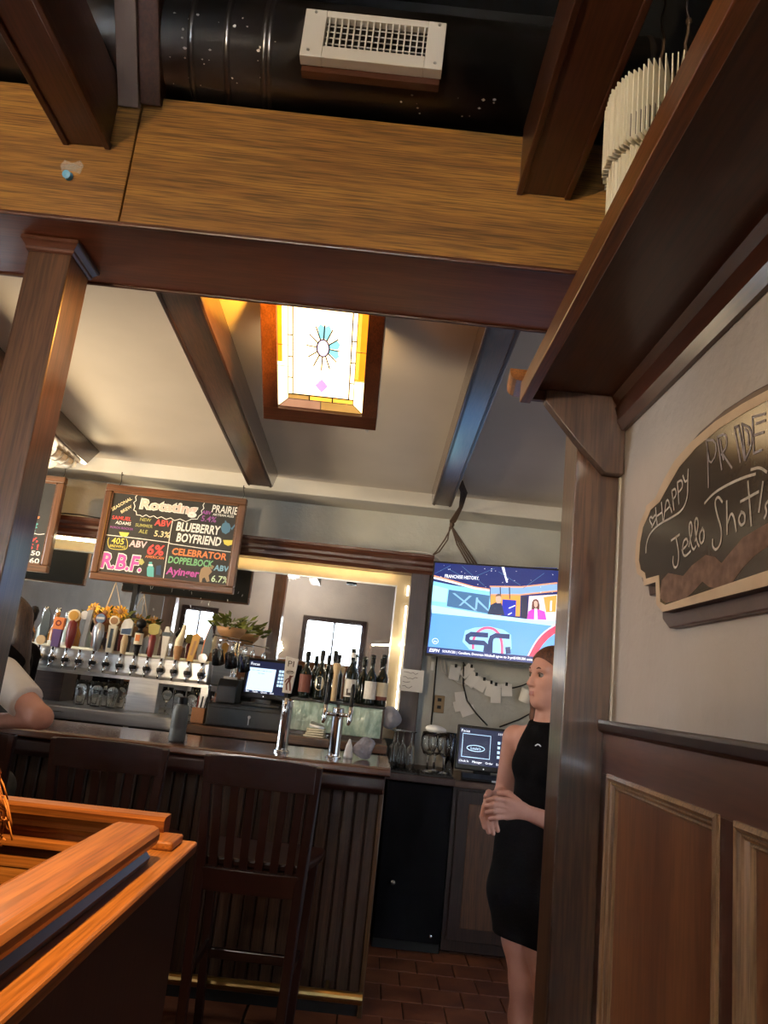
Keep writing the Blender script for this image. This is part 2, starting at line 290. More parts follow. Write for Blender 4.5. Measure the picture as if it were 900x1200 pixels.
# ------------------------------------------------------------------ signed-distance figures (one continuous skin per body)
class SDF:
    def __init__(s, lo, hi, h):
        s.h = h; s.lo = np.array(lo, np.float32); s.n = np.ceil((np.array(hi) - np.array(lo)) / h).astype(int) + 1
        s.F = np.full(s.n, 1.0, np.float32); s.ax = [s.lo[i] + np.arange(s.n[i], dtype=np.float32) * h for i in range(3)]
    def win(s, lo, hi, pad):
        a = np.clip(np.floor((np.array(lo) - pad - s.lo) / s.h).astype(int), 0, s.n); b = np.clip(np.ceil((np.array(hi) + pad - s.lo) / s.h).astype(int) + 1, 0, s.n)
        if (b <= a).any(): return None, None
        sl = tuple(slice(a[i], b[i]) for i in range(3)); X = np.meshgrid(*[s.ax[i][a[i]:b[i]] for i in range(3)], indexing='ij'); return sl, X
    def put(s, sl, d, k, sub=False):
        f = s.F[sl]
        if sub:
            h = np.clip(0.5 - 0.5 * (f + d) / k, 0, 1); s.F[sl] = f * (1 - h) - d * h + k * h * (1 - h)
        else:
            h = np.clip(0.5 + 0.5 * (f - d) / k, 0, 1); s.F[sl] = f * (1 - h) + d * h - k * h * (1 - h)
    def cone(s, a, b, r1, r2, k=0.015):
        a = np.array(a, np.float32); b = np.array(b, np.float32); r = max(r1, r2); sl, X = s.win(np.minimum(a, b) - r, np.maximum(a, b) + r, k + 3 * s.h)
        if sl is None: return s
        d = b - a; L = float(d @ d) + 1e-9
        t = np.clip(((X[0] - a[0]) * d[0] + (X[1] - a[1]) * d[1] + (X[2] - a[2]) * d[2]) / L, 0, 1)
        q = np.sqrt((X[0] - a[0] - t * d[0]) ** 2 + (X[1] - a[1] - t * d[1]) ** 2 + (X[2] - a[2] - t * d[2]) ** 2) - (r1 + (r2 - r1) * t)
        s.put(sl, q, k); return s
    def chain(s, pts, rs, k=0.012):
        for i in range(len(pts) - 1): s.cone(pts[i], pts[i + 1], rs[i], rs[i + 1], k)
        return s
    def ell(s, c, rad, f=(1, 0, 0), k=0.015, sub=False, tilt=None):
        """radii along (f, sideways, up)"""
        c = np.array(c, np.float32); f = np.array([f[0], f[1], 0], np.float32); f /= np.linalg.norm(f); l = np.array([-f[1], f[0], 0], np.float32); u = np.array([0, 0, 1], np.float32)
        r = max(rad); sl, X = s.win(c - r, c + r, k + 3 * s.h)
        if sl is None: return s
        P = [X[i] - c[i] for i in range(3)]
        e = [(P[0] * a[0] + P[1] * a[1] + P[2] * a[2]) for a in (f, l, u)]
        q = np.sqrt(sum((e[i] / rad[i]) ** 2 for i in range(3))); q2 = np.sqrt(sum((e[i] / rad[i] ** 2) ** 2 for i in range(3)))
        s.put(sl, q * (q - 1) / np.maximum(q2, 1e-6), k, sub); return s
    def cut(s, fn):
        X = np.meshgrid(*s.ax, indexing='ij'); s.F = np.maximum(s.F, fn(*X).astype(np.float32)); return s
    def mesh(s):
        F = s.F; n = F.shape; h = s.h; ins = F < 0
        cs = [F[i:n[0] - 1 + i, j:n[1] - 1 + j, k:n[2] - 1 + k] for i in (0, 1) for j in (0, 1) for k in (0, 1)]
        cn = sum((c < 0).astype(np.int8) for c in cs); act = (cn > 0) & (cn < 8); idx = np.argwhere(act); ids = np.full(act.shape, -1, np.int64); ids[act] = np.arange(len(idx))
        vals = np.stack([c[act] for c in cs], 1); cor = np.array([(i, j, k) for i in (0, 1) for j in (0, 1) for k in (0, 1)], np.float32)
        acc = np.zeros((len(idx), 3)); cnt = np.zeros(len(idx))
        for a in range(8):
            for b in range(a + 1, 8):
                if np.abs(cor[a] - cor[b]).sum() != 1: continue
                va, vb = vals[:, a], vals[:, b]; m = (va < 0) != (vb < 0); t = np.where(m, va / np.where(m, va - vb, 1), 0)
                acc += np.where(m[:, None], cor[a] + t[:, None] * (cor[b] - cor[a]), 0); cnt += m
        V = (idx + acc / cnt[:, None]) * h + s.lo; Q = []
        for ax in range(3):
            sa = [slice(None)] * 3; sb = [slice(None)] * 3; sa[ax] = slice(0, n[ax] - 1); sb[ax] = slice(1, n[ax])
            cr = ins[tuple(sa)] != ins[tuple(sb)]; e = np.argwhere(cr); o1, o2 = [(1, 2), (0, 2), (0, 1)][ax]
            e = e[(e[:, o1] > 0) & (e[:, o2] > 0) & (e[:, o1] < n[o1] - 1) & (e[:, o2] < n[o2] - 1)]
            def g(d1, d2):
                q = e.copy(); q[:, o1] -= d1; q[:, o2] -= d2; return ids[q[:, 0], q[:, 1], q[:, 2]]
            Q.append(np.stack([g(0, 0), g(1, 0), g(1, 1), g(0, 1)], 1))
        return V, np.concatenate(Q)
    def build(s, name, m, parent=None, loc=None, pick=None):
        V, Q = s.mesh(); base = W[parent.name] if parent is not None else Vector(loc or (0, 0, 0)); B = np.array(base)
        me = bpy.data.meshes.new(name); me.from_pydata((V - B).tolist(), [], Q.tolist())
        for q in (m if isinstance(m, (list, tuple)) else [m]): me.materials.append(q)
        if pick is not None: me.polygons.foreach_set('material_index', pick(V[Q].mean(1)).astype(int).tolist())
        bm = bmesh.new(); bm.from_mesh(me); bmesh.ops.recalc_face_normals(bm, faces=bm.faces); bm.to_mesh(me); bm.free()
        me.polygons.foreach_set('use_smooth', [True] * len(me.polygons))
        o = bpy.data.objects.new(name, me); col.objects.link(o)
        if parent is not None: o.parent = parent
        else: o.location = base
        W[o.name] = Vector(base); return o
V3 = Vector
SIGN_OUT = [(1.206, 2.003), (1.298, 2.015), (1.412, 2.021), (1.524, 2.016), (1.615, 2.001), (1.676, 1.974), (1.727, 1.943), (1.787, 1.939), (1.789, 1.929), (1.831, 1.902), (1.85, 1.862), (1.853, 1.815), (1.835, 1.781), (1.793, 1.765), (1.784, 1.745), (1.708, 1.744), (1.7, 1.692), (1.661, 1.672), (1.209, 1.672)]
SIGN_IN = [(1.207, 1.985), (1.285, 1.994), (1.393, 2.0), (1.501, 1.995), (1.587, 1.979), (1.646, 1.953), (1.699, 1.928), (1.755, 1.922), (1.769, 1.912), (1.805, 1.89), (1.822, 1.855), (1.826, 1.813), (1.81, 1.787), (1.78, 1.775), (1.773, 1.76), (1.69, 1.757), (1.679, 1.696), (1.649, 1.686), (1.209, 1.687)]
SIGN_HILL = [(1.682, 1.706), (1.672, 1.743), (1.636, 1.754), (1.554, 1.736), (1.512, 1.751), (1.447, 1.762), (1.405, 1.751), (1.378, 1.735), (1.344, 1.749), (1.296, 1.767), (1.236, 1.773), (1.208, 1.775), (1.209, 1.736), (1.251, 1.729), (1.295, 1.714), (1.335, 1.694), (1.394, 1.69), (1.431, 1.698), (1.46, 1.712), (1.499, 1.698), (1.54, 1.688), (1.644, 1.69)]
SIGN_CHALK = [[(1.742, 1.883), (1.762, 1.9), (1.751, 1.905), (1.737, 1.896), (1.724, 1.904), (1.712, 1.894), (1.742, 1.877)], [(1.722, 1.919), (1.708, 1.876)], [(1.685, 1.923), (1.673, 1.878)], [(1.714, 1.897), (1.678, 1.899)], [(1.669, 1.877), (1.654, 1.933), (1.622, 1.886)], [(1.66, 1.897), (1.631, 1.903)], [(1.625, 1.935), (1.61, 1.889)], [(1.625, 1.935), (1.604, 1.936), (1.598, 1.919), (1.618, 1.913)], [(1.594, 1.946), (1.583, 1.896)], [(1.594, 1.946), (1.569, 1.946), (1.564, 1.927), (1.586, 1.922)], [(1.565, 1.953), (1.553, 1.935), (1.54, 1.937)], [(1.537, 1.959), (1.539, 1.932), (1.537, 1.899), (1.561, 1.877), (1.619, 1.874), (1.695, 1.875), (1.755, 1.865), (1.777, 1.844), (1.777, 1.823)], [(1.453, 1.866), (1.417, 1.876), (1.363, 1.878), (1.297, 1.875), (1.251, 1.869)], [(1.266, 1.881), (1.236, 1.877), (1.213, 1.862)], [(1.621, 1.823), (1.577, 1.827)], [(1.596, 1.827), (1.577, 1.789), (1.58, 1.762), (1.598, 1.758), (1.61, 1.771), (1.608, 1.785)], [(1.562, 1.791), (1.53, 1.798), (1.536, 1.812), (1.555, 1.81), (1.56, 1.786), (1.545, 1.774), (1.517, 1.781)], [(1.526, 1.793), (1.509, 1.825), (1.518, 1.845), (1.529, 1.836), (1.516, 1.796), (1.503, 1.78), (1.491, 1.787)], [(1.495, 1.798), (1.48, 1.832), (1.491, 1.847), (1.501, 1.837), (1.488, 1.795), (1.476, 1.784)], [(1.462, 1.816), (1.476, 1.808), (1.47, 1.787), (1.455, 1.79), (1.452, 1.807), (1.463, 1.818)], [(1.376, 1.85), (1.394, 1.866), (1.409, 1.859), (1.398, 1.831), (1.377, 1.798), (1.38, 1.771), (1.401, 1.762), (1.416, 1.773), (1.415, 1.786)], [(1.358, 1.847), (1.355, 1.785)], [(1.353, 1.805), (1.34, 1.822), (1.328, 1.811), (1.32, 1.783)], [(1.3, 1.813), (1.312, 1.804), (1.304, 1.789), (1.287, 1.791), (1.288, 1.808), (1.302, 1.814)], [(1.277, 1.863), (1.265, 1.782)], [(1.304, 1.833), (1.24, 1.835)], [(1.225, 1.848), (1.239, 1.8)], [(1.209, 1.811), (1.219, 1.806), (1.212, 1.793), (1.221, 1.785)]]
SIGN_BLUE = [[(1.444, 1.974), (1.437, 1.894)], [(1.452, 1.995), (1.409, 1.982), (1.403, 1.951), (1.433, 1.938), (1.444, 1.974), (1.452, 1.995)], [(1.401, 1.985), (1.38, 1.914)], [(1.401, 1.985), (1.365, 1.981), (1.358, 1.954), (1.382, 1.944)], [(1.378, 1.945), (1.338, 1.905)], [(1.39, 1.977), (1.373, 1.931)], [(1.33, 1.98), (1.306, 1.907)], [(1.314, 1.978), (1.29, 1.906)], [(1.33, 1.98), (1.314, 1.978)], [(1.301, 1.977), (1.287, 1.904)], [(1.301, 1.977), (1.266, 1.956), (1.264, 1.924), (1.287, 1.906)], [(1.289, 1.963), (1.277, 1.953), (1.275, 1.929)], [(1.262, 1.976), (1.257, 1.908)], [(1.262, 1.976), (1.218, 1.966)], [(1.26, 1.941), (1.223, 1.935)], [(1.257, 1.908), (1.229, 1.905)], [(1.249, 1.959), (1.218, 1.954)]]
TV_POLY = [('navy', [(0.0059, 0.6241), (0.8328, 0.6521), (0.8327, 0.4563), (0.0155, 0.3939)]), ('cyan', [(0.0086, 0.5053), (0.1429, 0.4878), (0.4002, 0.4671), (0.4178, 0.3101), (0.0122, 0.341)]), ('glassblue', [(0.1223, 0.4546), (0.4026, 0.435), (0.4004, 0.3143), (0.1183, 0.3412)]), ('pale', [(0.0112, 0.4783), (0.1159, 0.46), (0.1126, 0.3663), (0.012, 0.3678)]), ('white', [(0.0082, 0.5349), (0.1408, 0.5124), (0.2953, 0.4814), (0.3996, 0.474), (0.4003, 0.4648), (0.2961, 0.471), (0.1418, 0.5007), (0.0093, 0.5231)]), ('orange', [(0.0095, 0.5469), (0.1399, 0.5217), (0.2946, 0.4895), (0.3991, 0.4809), (0.3995, 0.4751), (0.2953, 0.4814), (0.1407, 0.5135), (0.0092, 0.5373)]), ('white', [(0.4654, 0.6391), (0.4825, 0.6403), (0.5163, 0.5334), (0.5063, 0.5303)]), ('steel', [(0.4039, 0.4928), (0.6073, 0.5077), (0.8387, 0.5451), (0.8412, 0.4999), (0.6052, 0.456), (0.4079, 0.4411)]), ('orange', [(0.3976, 0.5005), (0.607, 0.5134), (0.8381, 0.5564), (0.8386, 0.5474), (0.6076, 0.5043), (0.3983, 0.4913)]), ('orange', [(0.4075, 0.4457), (0.6049, 0.4606), (0.841, 0.5044), (0.8415, 0.4954), (0.6055, 0.4515), (0.4082, 0.4365)]), ('amber', [(0.4083, 0.4354), (0.6055, 0.4503), (0.6103, 0.3122), (0.4179, 0.3078)]), ('deep', [(0.4894, 0.4163), (0.5797, 0.4164), (0.5814, 0.3099), (0.4892, 0.3091)]), ('white', [(0.5328, 0.3626), (0.574, 0.3852), (0.5766, 0.3797), (0.5376, 0.3584)]), ('white', [(0.5302, 0.3192), (0.555, 0.3349), (0.5576, 0.3294), (0.5361, 0.3152)]), ('dark', [(0.6115, 0.4451), (0.6503, 0.4503), (0.6577, 0.3015), (0.6196, 0.3062)]), ('rose', [(0.6614, 0.4512), (0.8425, 0.4762), (0.8414, 0.3001), (0.6603, 0.2961)]), ('amber', [(0.7559, 0.4504), (0.8396, 0.4703), (0.8391, 0.3612), (0.7782, 0.353)]), ('white', [(0.8011, 0.4313), (0.8121, 0.4321), (0.8126, 0.3647), (0.8017, 0.3638)]), ('dline', [(0.1477, 0.4331), (0.1652, 0.4345), (0.325, 0.3277), (0.3078, 0.3263)]), ('dline', [(0.2651, 0.4245), (0.2826, 0.4235), (0.2132, 0.351), (0.1992, 0.3522)]), ('dline', [(0.3121, 0.4165), (0.326, 0.4153), (0.3242, 0.3368), (0.3105, 0.3357)]), ('dline', [(0.3183, 0.4112), (0.4104, 0.3323), (0.3968, 0.3312), (0.3137, 0.3958)]), ('dark', [(0.4642, 0.4972), (0.471, 0.4977), (0.4783, 0.4292), (0.4715, 0.4287)]), ('dark', [(0.5253, 0.5017), (0.5321, 0.5022), (0.5399, 0.4225), (0.5332, 0.422)]), ('suit', [(0.3953, 0.3059), (0.413, 0.3725), (0.4457, 0.3923), (0.4834, 0.3895), (0.5105, 0.312)]), ('skin', [(0.4428, 0.4322), (0.4589, 0.445), (0.4765, 0.4383), (0.4818, 0.4123), (0.4744, 0.3888), (0.4541, 0.3872), (0.4433, 0.4093)]), ('hairm', [(0.4398, 0.4263), (0.4453, 0.4439), (0.4607, 0.452), (0.477, 0.4475), (0.4805, 0.4294), (0.4708, 0.4378), (0.4484, 0.4338)]), ('hairf', [(0.684, 0.4109), (0.6918, 0.4296), (0.7092, 0.4355), (0.723, 0.4275), (0.7336, 0.3978), (0.734, 0.3561), (0.6832, 0.3543)]), ('skin', [(0.6948, 0.4174), (0.7077, 0.424), (0.7193, 0.4159), (0.7208, 0.3911), (0.7106, 0.3768), (0.6989, 0.3871)]), ('pink', [(0.6579, 0.2982), (0.6634, 0.3504), (0.6913, 0.3662), (0.7311, 0.3671), (0.7692, 0.3567), (0.7833, 0.3041)]), ('white', [(0.702, 0.3716), (0.7175, 0.3728), (0.7261, 0.3038), (0.7042, 0.302)]), ('desktop', [(0.0122, 0.341), (0.3893, 0.31), (0.6601, 0.2983), (0.8446, 0.3003), (0.8465, 0.2672), (0.5725, 0.2764), (0.0197, 0.2868)]), ('desk', [(0.0197, 0.2868), (0.5725, 0.2764), (0.8465, 0.2672), (0.8466, 0.0149), (0.0154, 0.0472)]), ('glow', [(0.2449, 0.1136), (0.2559, 0.1883), (0.317, 0.2129), (0.4181, 0.2306), (0.5095, 0.2159), (0.5619, 0.1868), (0.5713, 0.0985), (0.5214, 0.0495), (0.2946, 0.0674)])]
TV_STROKE = [('ringred', 0.012, [(0.319, 0.0752), (0.3145, 0.1311), (0.3365, 0.1839), (0.374, 0.2132), (0.4132, 0.2211), (0.4534, 0.2133), (0.4873, 0.1802), (0.507, 0.126), (0.5116, 0.0619)]), ('arcred', 0.036, [(0.8546, 0.259), (0.8075, 0.225), (0.7613, 0.1767), (0.7266, 0.1183), (0.698, 0.0497)]), ('arcpink', 0.006, [(0.8385, 0.2731), (0.7914, 0.2391), (0.7451, 0.1907), (0.7104, 0.1323), (0.6818, 0.0635)]), ('logo', 0.02, [(0.4023, 0.1705), (0.2977, 0.1681), (0.2761, 0.1526), (0.2757, 0.1299), (0.2929, 0.1156), (0.3872, 0.1174), (0.4052, 0.1033), (0.4033, 0.0696)]), ('logo', 0.02, [(0.5438, 0.174), (0.462, 0.1735), (0.4371, 0.1589), (0.4303, 0.1303), (0.4332, 0.0612)]), ('logo', 0.02, [(0.551, 0.0722), (0.547, 0.0963)])]
TV_TICK = [(0.0141, 0.0608), (0.7002, 0.0499), (0.6953, 0.0067), (0.0096, 0.0217)]
TV_TXT = {'cap': (0.0926, 0.5231), 'cap2': (0.3369, 0.5403), 'caph': (0.0894, 0.5583), 'espn': (0.0457, 0.0364), 'espn2': (0.1132, 0.0359), 'tick': (0.1343, 0.0333), 'tick2': (0.6943, 0.0219), 'wm': (0.0547, 0.1021)}
BOARD_TXT = [('SEASONAL', -1.787, 2.46, 0.1499, 'cream', 38), ('BREW', -1.75, 2.427, 0.0787, 'cream', 38), ('Rotating', -1.469, 2.465, 0.381, 'pink', 0), ('PRAIRIE', -1.091, 2.496, 0.1727, 'white', 0), ('ARTISAN ALES', -1.097, 2.456, 0.1422, 'white', 0), ('ABV', -1.211, 2.463, 0.0635, 'violet', 0), ('5.4%', -1.189, 2.421, 0.1016, 'violet', 0), ('SAMUEL', -1.769, 2.362, 0.1295, 'red', 0), ('ADAMS', -1.753, 2.33, 0.1041, 'white', 0), ('PORCH ROCKER', -1.757, 2.295, 0.1549, 'violet', 0), ('NEW', -1.609, 2.369, 0.0737, 'olive', 0), ('SUMMER', -1.612, 2.328, 0.1168, 'olive', 0), ('ALE', -1.611, 2.288, 0.0584, 'olive', 0), ('ABV', -1.489, 2.359, 0.1118, 'red', 0), ('5.3%', -1.483, 2.284, 0.1041, 'cream', 0), ('BLUEBERRY', -1.248, 2.349, 0.2921, 'white', 0), ('BOYFRIEND', -1.232, 2.275, 0.2984, 'white', 0), ('405', -1.766, 2.206, 0.0838, 'yellow', 0), ('BREWING', -1.762, 2.17, 0.1041, 'yellow', 0), ('ABV', -1.63, 2.2, 0.1168, 'blush', 0), ('6%', -1.506, 2.174, 0.1118, 'red', 0), ('R.B.F.', -1.712, 2.068, 0.2692, 'magenta', 0), ('AMERICAN', -1.506, 2.124, 0.1245, 'orange', 0), ('CELEBRATOR', -1.214, 2.178, 0.3683, 'orange', 0), ('DOPPELBOCK', -1.262, 2.12, 0.2997, 'green', 0), ('Ayinger', -1.304, 2.039, 0.2184, 'magenta', 0), ('ABV', -1.055, 2.099, 0.0991, 'blue', 0), ('6.7%', -1.053, 2.026, 0.1143, 'mint', 0)]
BOARD_LINE = [[(-1.851, 2.239), (-1.641, 2.238), (-1.423, 2.233)], [(-1.431, 2.227), (-1.223, 2.219), (-1.0, 2.214)], [(-1.429, 2.384), (-1.431, 2.305), (-1.425, 1.985)], [(-1.7, 2.426), (-1.696, 2.453), (-1.709, 2.478), (-1.695, 2.493), (-1.704, 2.518), (-1.69, 2.537)], [(-1.7, 2.426), (-1.682, 2.419), (-1.675, 2.396), (-1.65, 2.396), (-1.635, 2.387), (-1.612, 2.403), (-1.584, 2.39), (-1.561, 2.402), (-1.533, 2.388), (-1.509, 2.401), (-1.475, 2.387), (-1.445, 2.4), (-1.417, 2.385), (-1.381, 2.4), (-1.34, 2.386), (-1.305, 2.408), (-1.267, 2.412), (-1.258, 2.436), (-1.241, 2.451), (-1.249, 2.472), (-1.234, 2.491), (-1.244, 2.51), (-1.237, 2.527)]]
BOARD_BRACKET = [[(-1.829, 2.222), (-1.834, 2.202), (-1.826, 2.171), (-1.809, 2.147), (-1.708, 2.152), (-1.696, 2.172), (-1.703, 2.21), (-1.715, 2.228)]]
BOARD_POLY = [('yellow', [(-1.77, 2.268), (-1.701, 2.27), (-1.71, 2.246), (-1.736, 2.235), (-1.758, 2.246)]), ('yellow', [(-1.074, 2.29), (-1.001, 2.296), (-1.008, 2.266), (-1.035, 2.253), (-1.062, 2.263)]), ('berry', [(-1.1, 2.368), (-1.095, 2.397), (-1.075, 2.413), (-1.048, 2.405), (-1.034, 2.378), (-1.039, 2.349), (-1.062, 2.331), (-1.087, 2.341)]), ('berry', [(-1.082, 2.412), (-1.079, 2.425), (-1.067, 2.414)]), ('berry', [(-1.033, 2.373), (-1.012, 2.404), (-1.006, 2.397), (-1.026, 2.361)]), ('teal', [(-1.535, 1.998), (-1.544, 2.048), (-1.534, 2.068), (-1.537, 2.09), (-1.517, 2.092), (-1.513, 2.071), (-1.498, 2.053), (-1.488, 1.984), (-1.514, 1.985)]), ('white', [(-1.539, 2.074), (-1.509, 2.075), (-1.507, 2.065), (-1.538, 2.064)]), ('tan', [(-1.194, 2.036), (-1.188, 2.081), (-1.167, 2.102), (-1.134, 2.1), (-1.113, 2.07), (-1.132, 2.043), (-1.12, 2.006), (-1.137, 1.998), (-1.155, 2.027), (-1.169, 2.019), (-1.171, 1.988), (-1.184, 1.992)]), ('tan', [(-1.134, 2.1), (-1.12, 2.114), (-1.104, 2.107), (-1.115, 2.083)]), ('deepblue', [(-1.484, 2.068), (-1.454, 2.077), (-1.444, 2.008), (-1.478, 2.011)]), ('olive', [(-1.608, 2.092), (-1.586, 2.107), (-1.566, 2.084), (-1.58, 2.063), (-1.599, 2.068)])]
B2 = [(-2.326, 2.325), (-2.282, 2.336), (-2.319, 2.156), (-2.326, 2.109), (-2.288, 2.061), (-2.279, 2.016)]# ------------------------------------------------------------------ the setting
X0, X1, Y0, Y1 = -4.2, 2.8, -3.5, 5.5
def struct(o): o['kind'] = 'structure'; return o
fl = struct(box('floor', M['grout'], (X0, X1, Y0, Y1, -0.12, -0.008)))
def tile_part(x, y, sx, sy, me=[None]):
    if me[0] is None:
        o = MB().box(-0.097, 0.097, -0.097, 0.097, 0, 0.012).build('tile', M['tile'], fl, bev=0.003, local=True); me[0] = o
    else:
        o = me[0].copy(); col.objects.link(o)
    o.location = Vector((x, y, -0.011 + random.uniform(0, 0.0012))) - W[fl.name]; o.rotation_euler = (random.uniform(-.004, .004), random.uniform(-.004, .004), 0)
for j in range(11):
    for i in range(9):
        tile_part(-0.28 + i * 0.2 + (0.1 if j % 2 else 0), 3.0 + j * 0.2, 1, 1)
MB().box(X0, X1, Y0, 2.89, -0.009, -0.0005).box(X0, -0.39, 2.89, Y1, -0.009, -0.0005).box(1.53, X1, 2.89, Y1, -0.009, -0.0005).build('tile_surround', M['tile'], fl)
struct(box('wall_right', M['plaster'], (0.657, 0.80, Y0, 2.27, 0, 2.42)))
struct(box('wall_right_upper', M['ceil_dark'], (0.657, 0.80, Y0, 2.39, 2.42, 3.95)))
struct(box('wall_back', M['wall_grey'], (X0, X1, 5.5, 5.62, 0, 3.0)))
struct(box('wall_bar_side', M['wall_grey'], (X1, X1 + .1, 2.0, 5.6, 0, 3.2)))
struct(MB().box(X0 - .12, X0, Y0, 3.3, 0, 3.95).box(X0 - .12, X0, 4.5, Y1, 0, 3.95).box(X0 - .12, X0, 3.3, 4.5, 0, 1.25).box(X0 - .12, X0, 3.3, 4.5, 2.5, 3.95).build('wall_left', M['wall_grey']))
def wall_rear():
    m = MB(); wins = [(-3.5, -3.0, 1.95, 2.45), (-1.25, -0.25, 1.6, 2.5)]; y0, y1 = Y0 - 0.12, Y0
    m.box(X0, X1, y0, y1, 0, 1.6); m.box(X0, X1, y0, y1, 2.55, 3.95); 
    for a, b in ((X0, -3.5), (-3.0, -1.25), (-0.25, X1)): m.box(a, b, y0, y1, 1.6, 2.55)
    m.box(-3.5, -3.0, y0, y1, 1.6, 1.95); m.box(-3.5, -3.0, y0, y1, 2.45, 2.55); m.box(-1.25, -0.25, y0, y1, 2.5, 2.55)
    struct(m.build('wall_rear', M['plaster']))
    for i, (a, b, c, d) in enumerate(wins):
        f = MB(); t = 0.09
        f.box(a - t, a, y1 - .05, y1 + .03, c - t, d + t).box(b, b + t, y1 - .05, y1 + .03, c - t, d + t).box(a, b, y1 - .05, y1 + .03, d, d + t).box(a, b, y1 - .05, y1 + .03, c - t, c)
        w = struct(f.build('window_%d' % (i + 1), DRK['X'], bev=.004))
        MB().box((a + b) / 2 - .02, (a + b) / 2 + .02, y1 - .04, y1 + .01, c, d).build('mullion', DRK['Z'], w)
        MB().box(a, b, y1 - .035, y1 - .03, c, d).build('pane', M['glass'], w)
wall_rear()
# bar-side ceiling: falls gently towards the back wall; boxed soffit where it meets the wall
cz = lambda y: 2.792 + math.tan(math.radians(3.0)) * (5.2 - y)
struct(MB().prism([(X0, 2.385, cz(2.385)), (X1, 2.385, cz(2.385)), (X1, 5.5, cz(5.5)), (X0, 5.5, cz(5.5))], (0, 0, 0.08)).build('ceiling', M['ceil']))
struct(MB().prism([(X0, 5.2, 2.692), (X0, 5.2, 2.80), (X0, 5.5, 2.80), (X0, 5.5, 2.692)], (X1 - X0, 0, 0)).build('trim_1', M['soffit'], bev=.006))
bp_ = thing('added_shade_partition', 'unseen partition added behind the camera to block low window light', 'booth', (-1.8, -.8, 0)); box('panel', BTH['X'], (-4.1, -.28, -.82, -.76, 0, 1.66), bp_); box('cap_rail', BTH['X'], (-4.1, -.28, -.85, -.73, 1.66, 1.70), bp_, bev=.01)  # added unseen, keeps low window light off the bar front and stools
cl_ = thing('ceiling_lamp', 'unseen round ceiling lamp added behind the camera to brighten the rear wall', 'lamp', (-1.5, -2.3, 3.3)); MB().lathe([(.02, .65), (.02, .12), (.20, .08), (.22, .05), (.20, .06), (.02, .10)], (-1.5, -2.3, 3.3), 20).build('lamp_shade', M['brass'], cl_, smooth=True)  # fitting added for the light that brightens the rear wall
ul = thing('added_wall_uplight', 'unseen brass uplight added on the rear wall to light the beam', 'lamp', (-1.75, -3.3, 1.8)); MB().lathe([(.03, 0), (.09, .10), (.10, .13), (.09, .13), (.03, .02)], (-1.75, -3.25, 1.8), 16).build('lamp_shade', M['brass'], ul, smooth=True); MB().tube([(-1.75, -3.25, 1.82), (-1.75, -3.5, 1.8)], .012, 8).build('arm', M['brass'], ul)  # fitting added for the beam uplight
struct(box('ceiling_dark', M['ceil_dark'], (X0, X1, Y0, 2.6, 3.95, 4.05)))
struct(box('wall_above_beam', M['ceil_dark'], (X0, X1, 2.39, 2.48, 2.86, 3.95)))

# ------------------------------------------------------------------ header beam and posts
hb = thing('header_beam', 'wide oak header beam with golden front face spanning the room above the posts', 'beam', (-1.2, 2.19, 2.667))
box('front_board', OAK['X'], (X0, -0.866, 2.0, 2.03, 2.672, 3.10), hb, bev=.003)
box('front_board', OAK['X'], (-0.862, 0.655, 2.0, 2.03, 2.672, 3.10), hb, bev=.003)
tag(box('soffit_board', SOF['X'], (X0, 0.655, 2.012, 2.372, 2.667, 2.695), hb, bev=.002), 'dark red varnished underside board')
box('rear_board', RED['X'], (X0, 0.655, 2.36, 2.385, 2.672, 2.93), hb, bev=.003)
box('core', DRK['X'], (X0, 0.655, 2.03, 2.36, 2.695, 3.10), hb)
for y in (1.996, 2.372): box('edge_bead', RED['X'], (X0, 0.655, y, y + .014, 2.660, 2.674), hb, bev=.004)
def post(x0, x1, label, capital=True, y0=2.13, y1=2.275):
    p = thing('post', label, 'post', ((x0 + x1) / 2, (y0 + y1) / 2, 0))
    box('shaft', BRN['Z'], (x0, x1, y0, y1, 0, 2.66), p, bev=.004)
    if capital:
        m = MB(); prof = [(0.003, 2.622), (0.007, 2.628), (0.008, 2.636), (0.018, 2.650), (0.022, 2.654), (0.022, 2.664)]
        rings = [[(x0 - d, y0 - d, z), (x1 + d, y0 - d, z), (x1 + d, y1 + d, z), (x0 - d, y1 + d, z)] for d, z in prof]
        vs = sum(rings, []); fs = [(i * 4 + j, i * 4 + (j + 1) % 4, i * 4 + 4 + (j + 1) % 4, i * 4 + 4 + j) for i in range(len(prof) - 1) for j in range(4)] + [(0, 1, 2, 3), (20, 21, 22, 23)]
        m.add(vs, fs).build('capital', RED['X'], p)
        box('base_block', BRN['X'], (x0 - .012, x1 + .012, y0 - .012, y1 + .012, 0, .14), p, bev=.004)
    return p
post(-1.172, -1.040, 'square oak post with a moulded capital under the header beam, beside the bar stools')
post(0.527, 0.656, 'tall oak post at the end of the right wall, hiding part of the woman', False)
post(-2.36, -2.23, 'oak post further left along the bar, seen only in the back bar mirror')
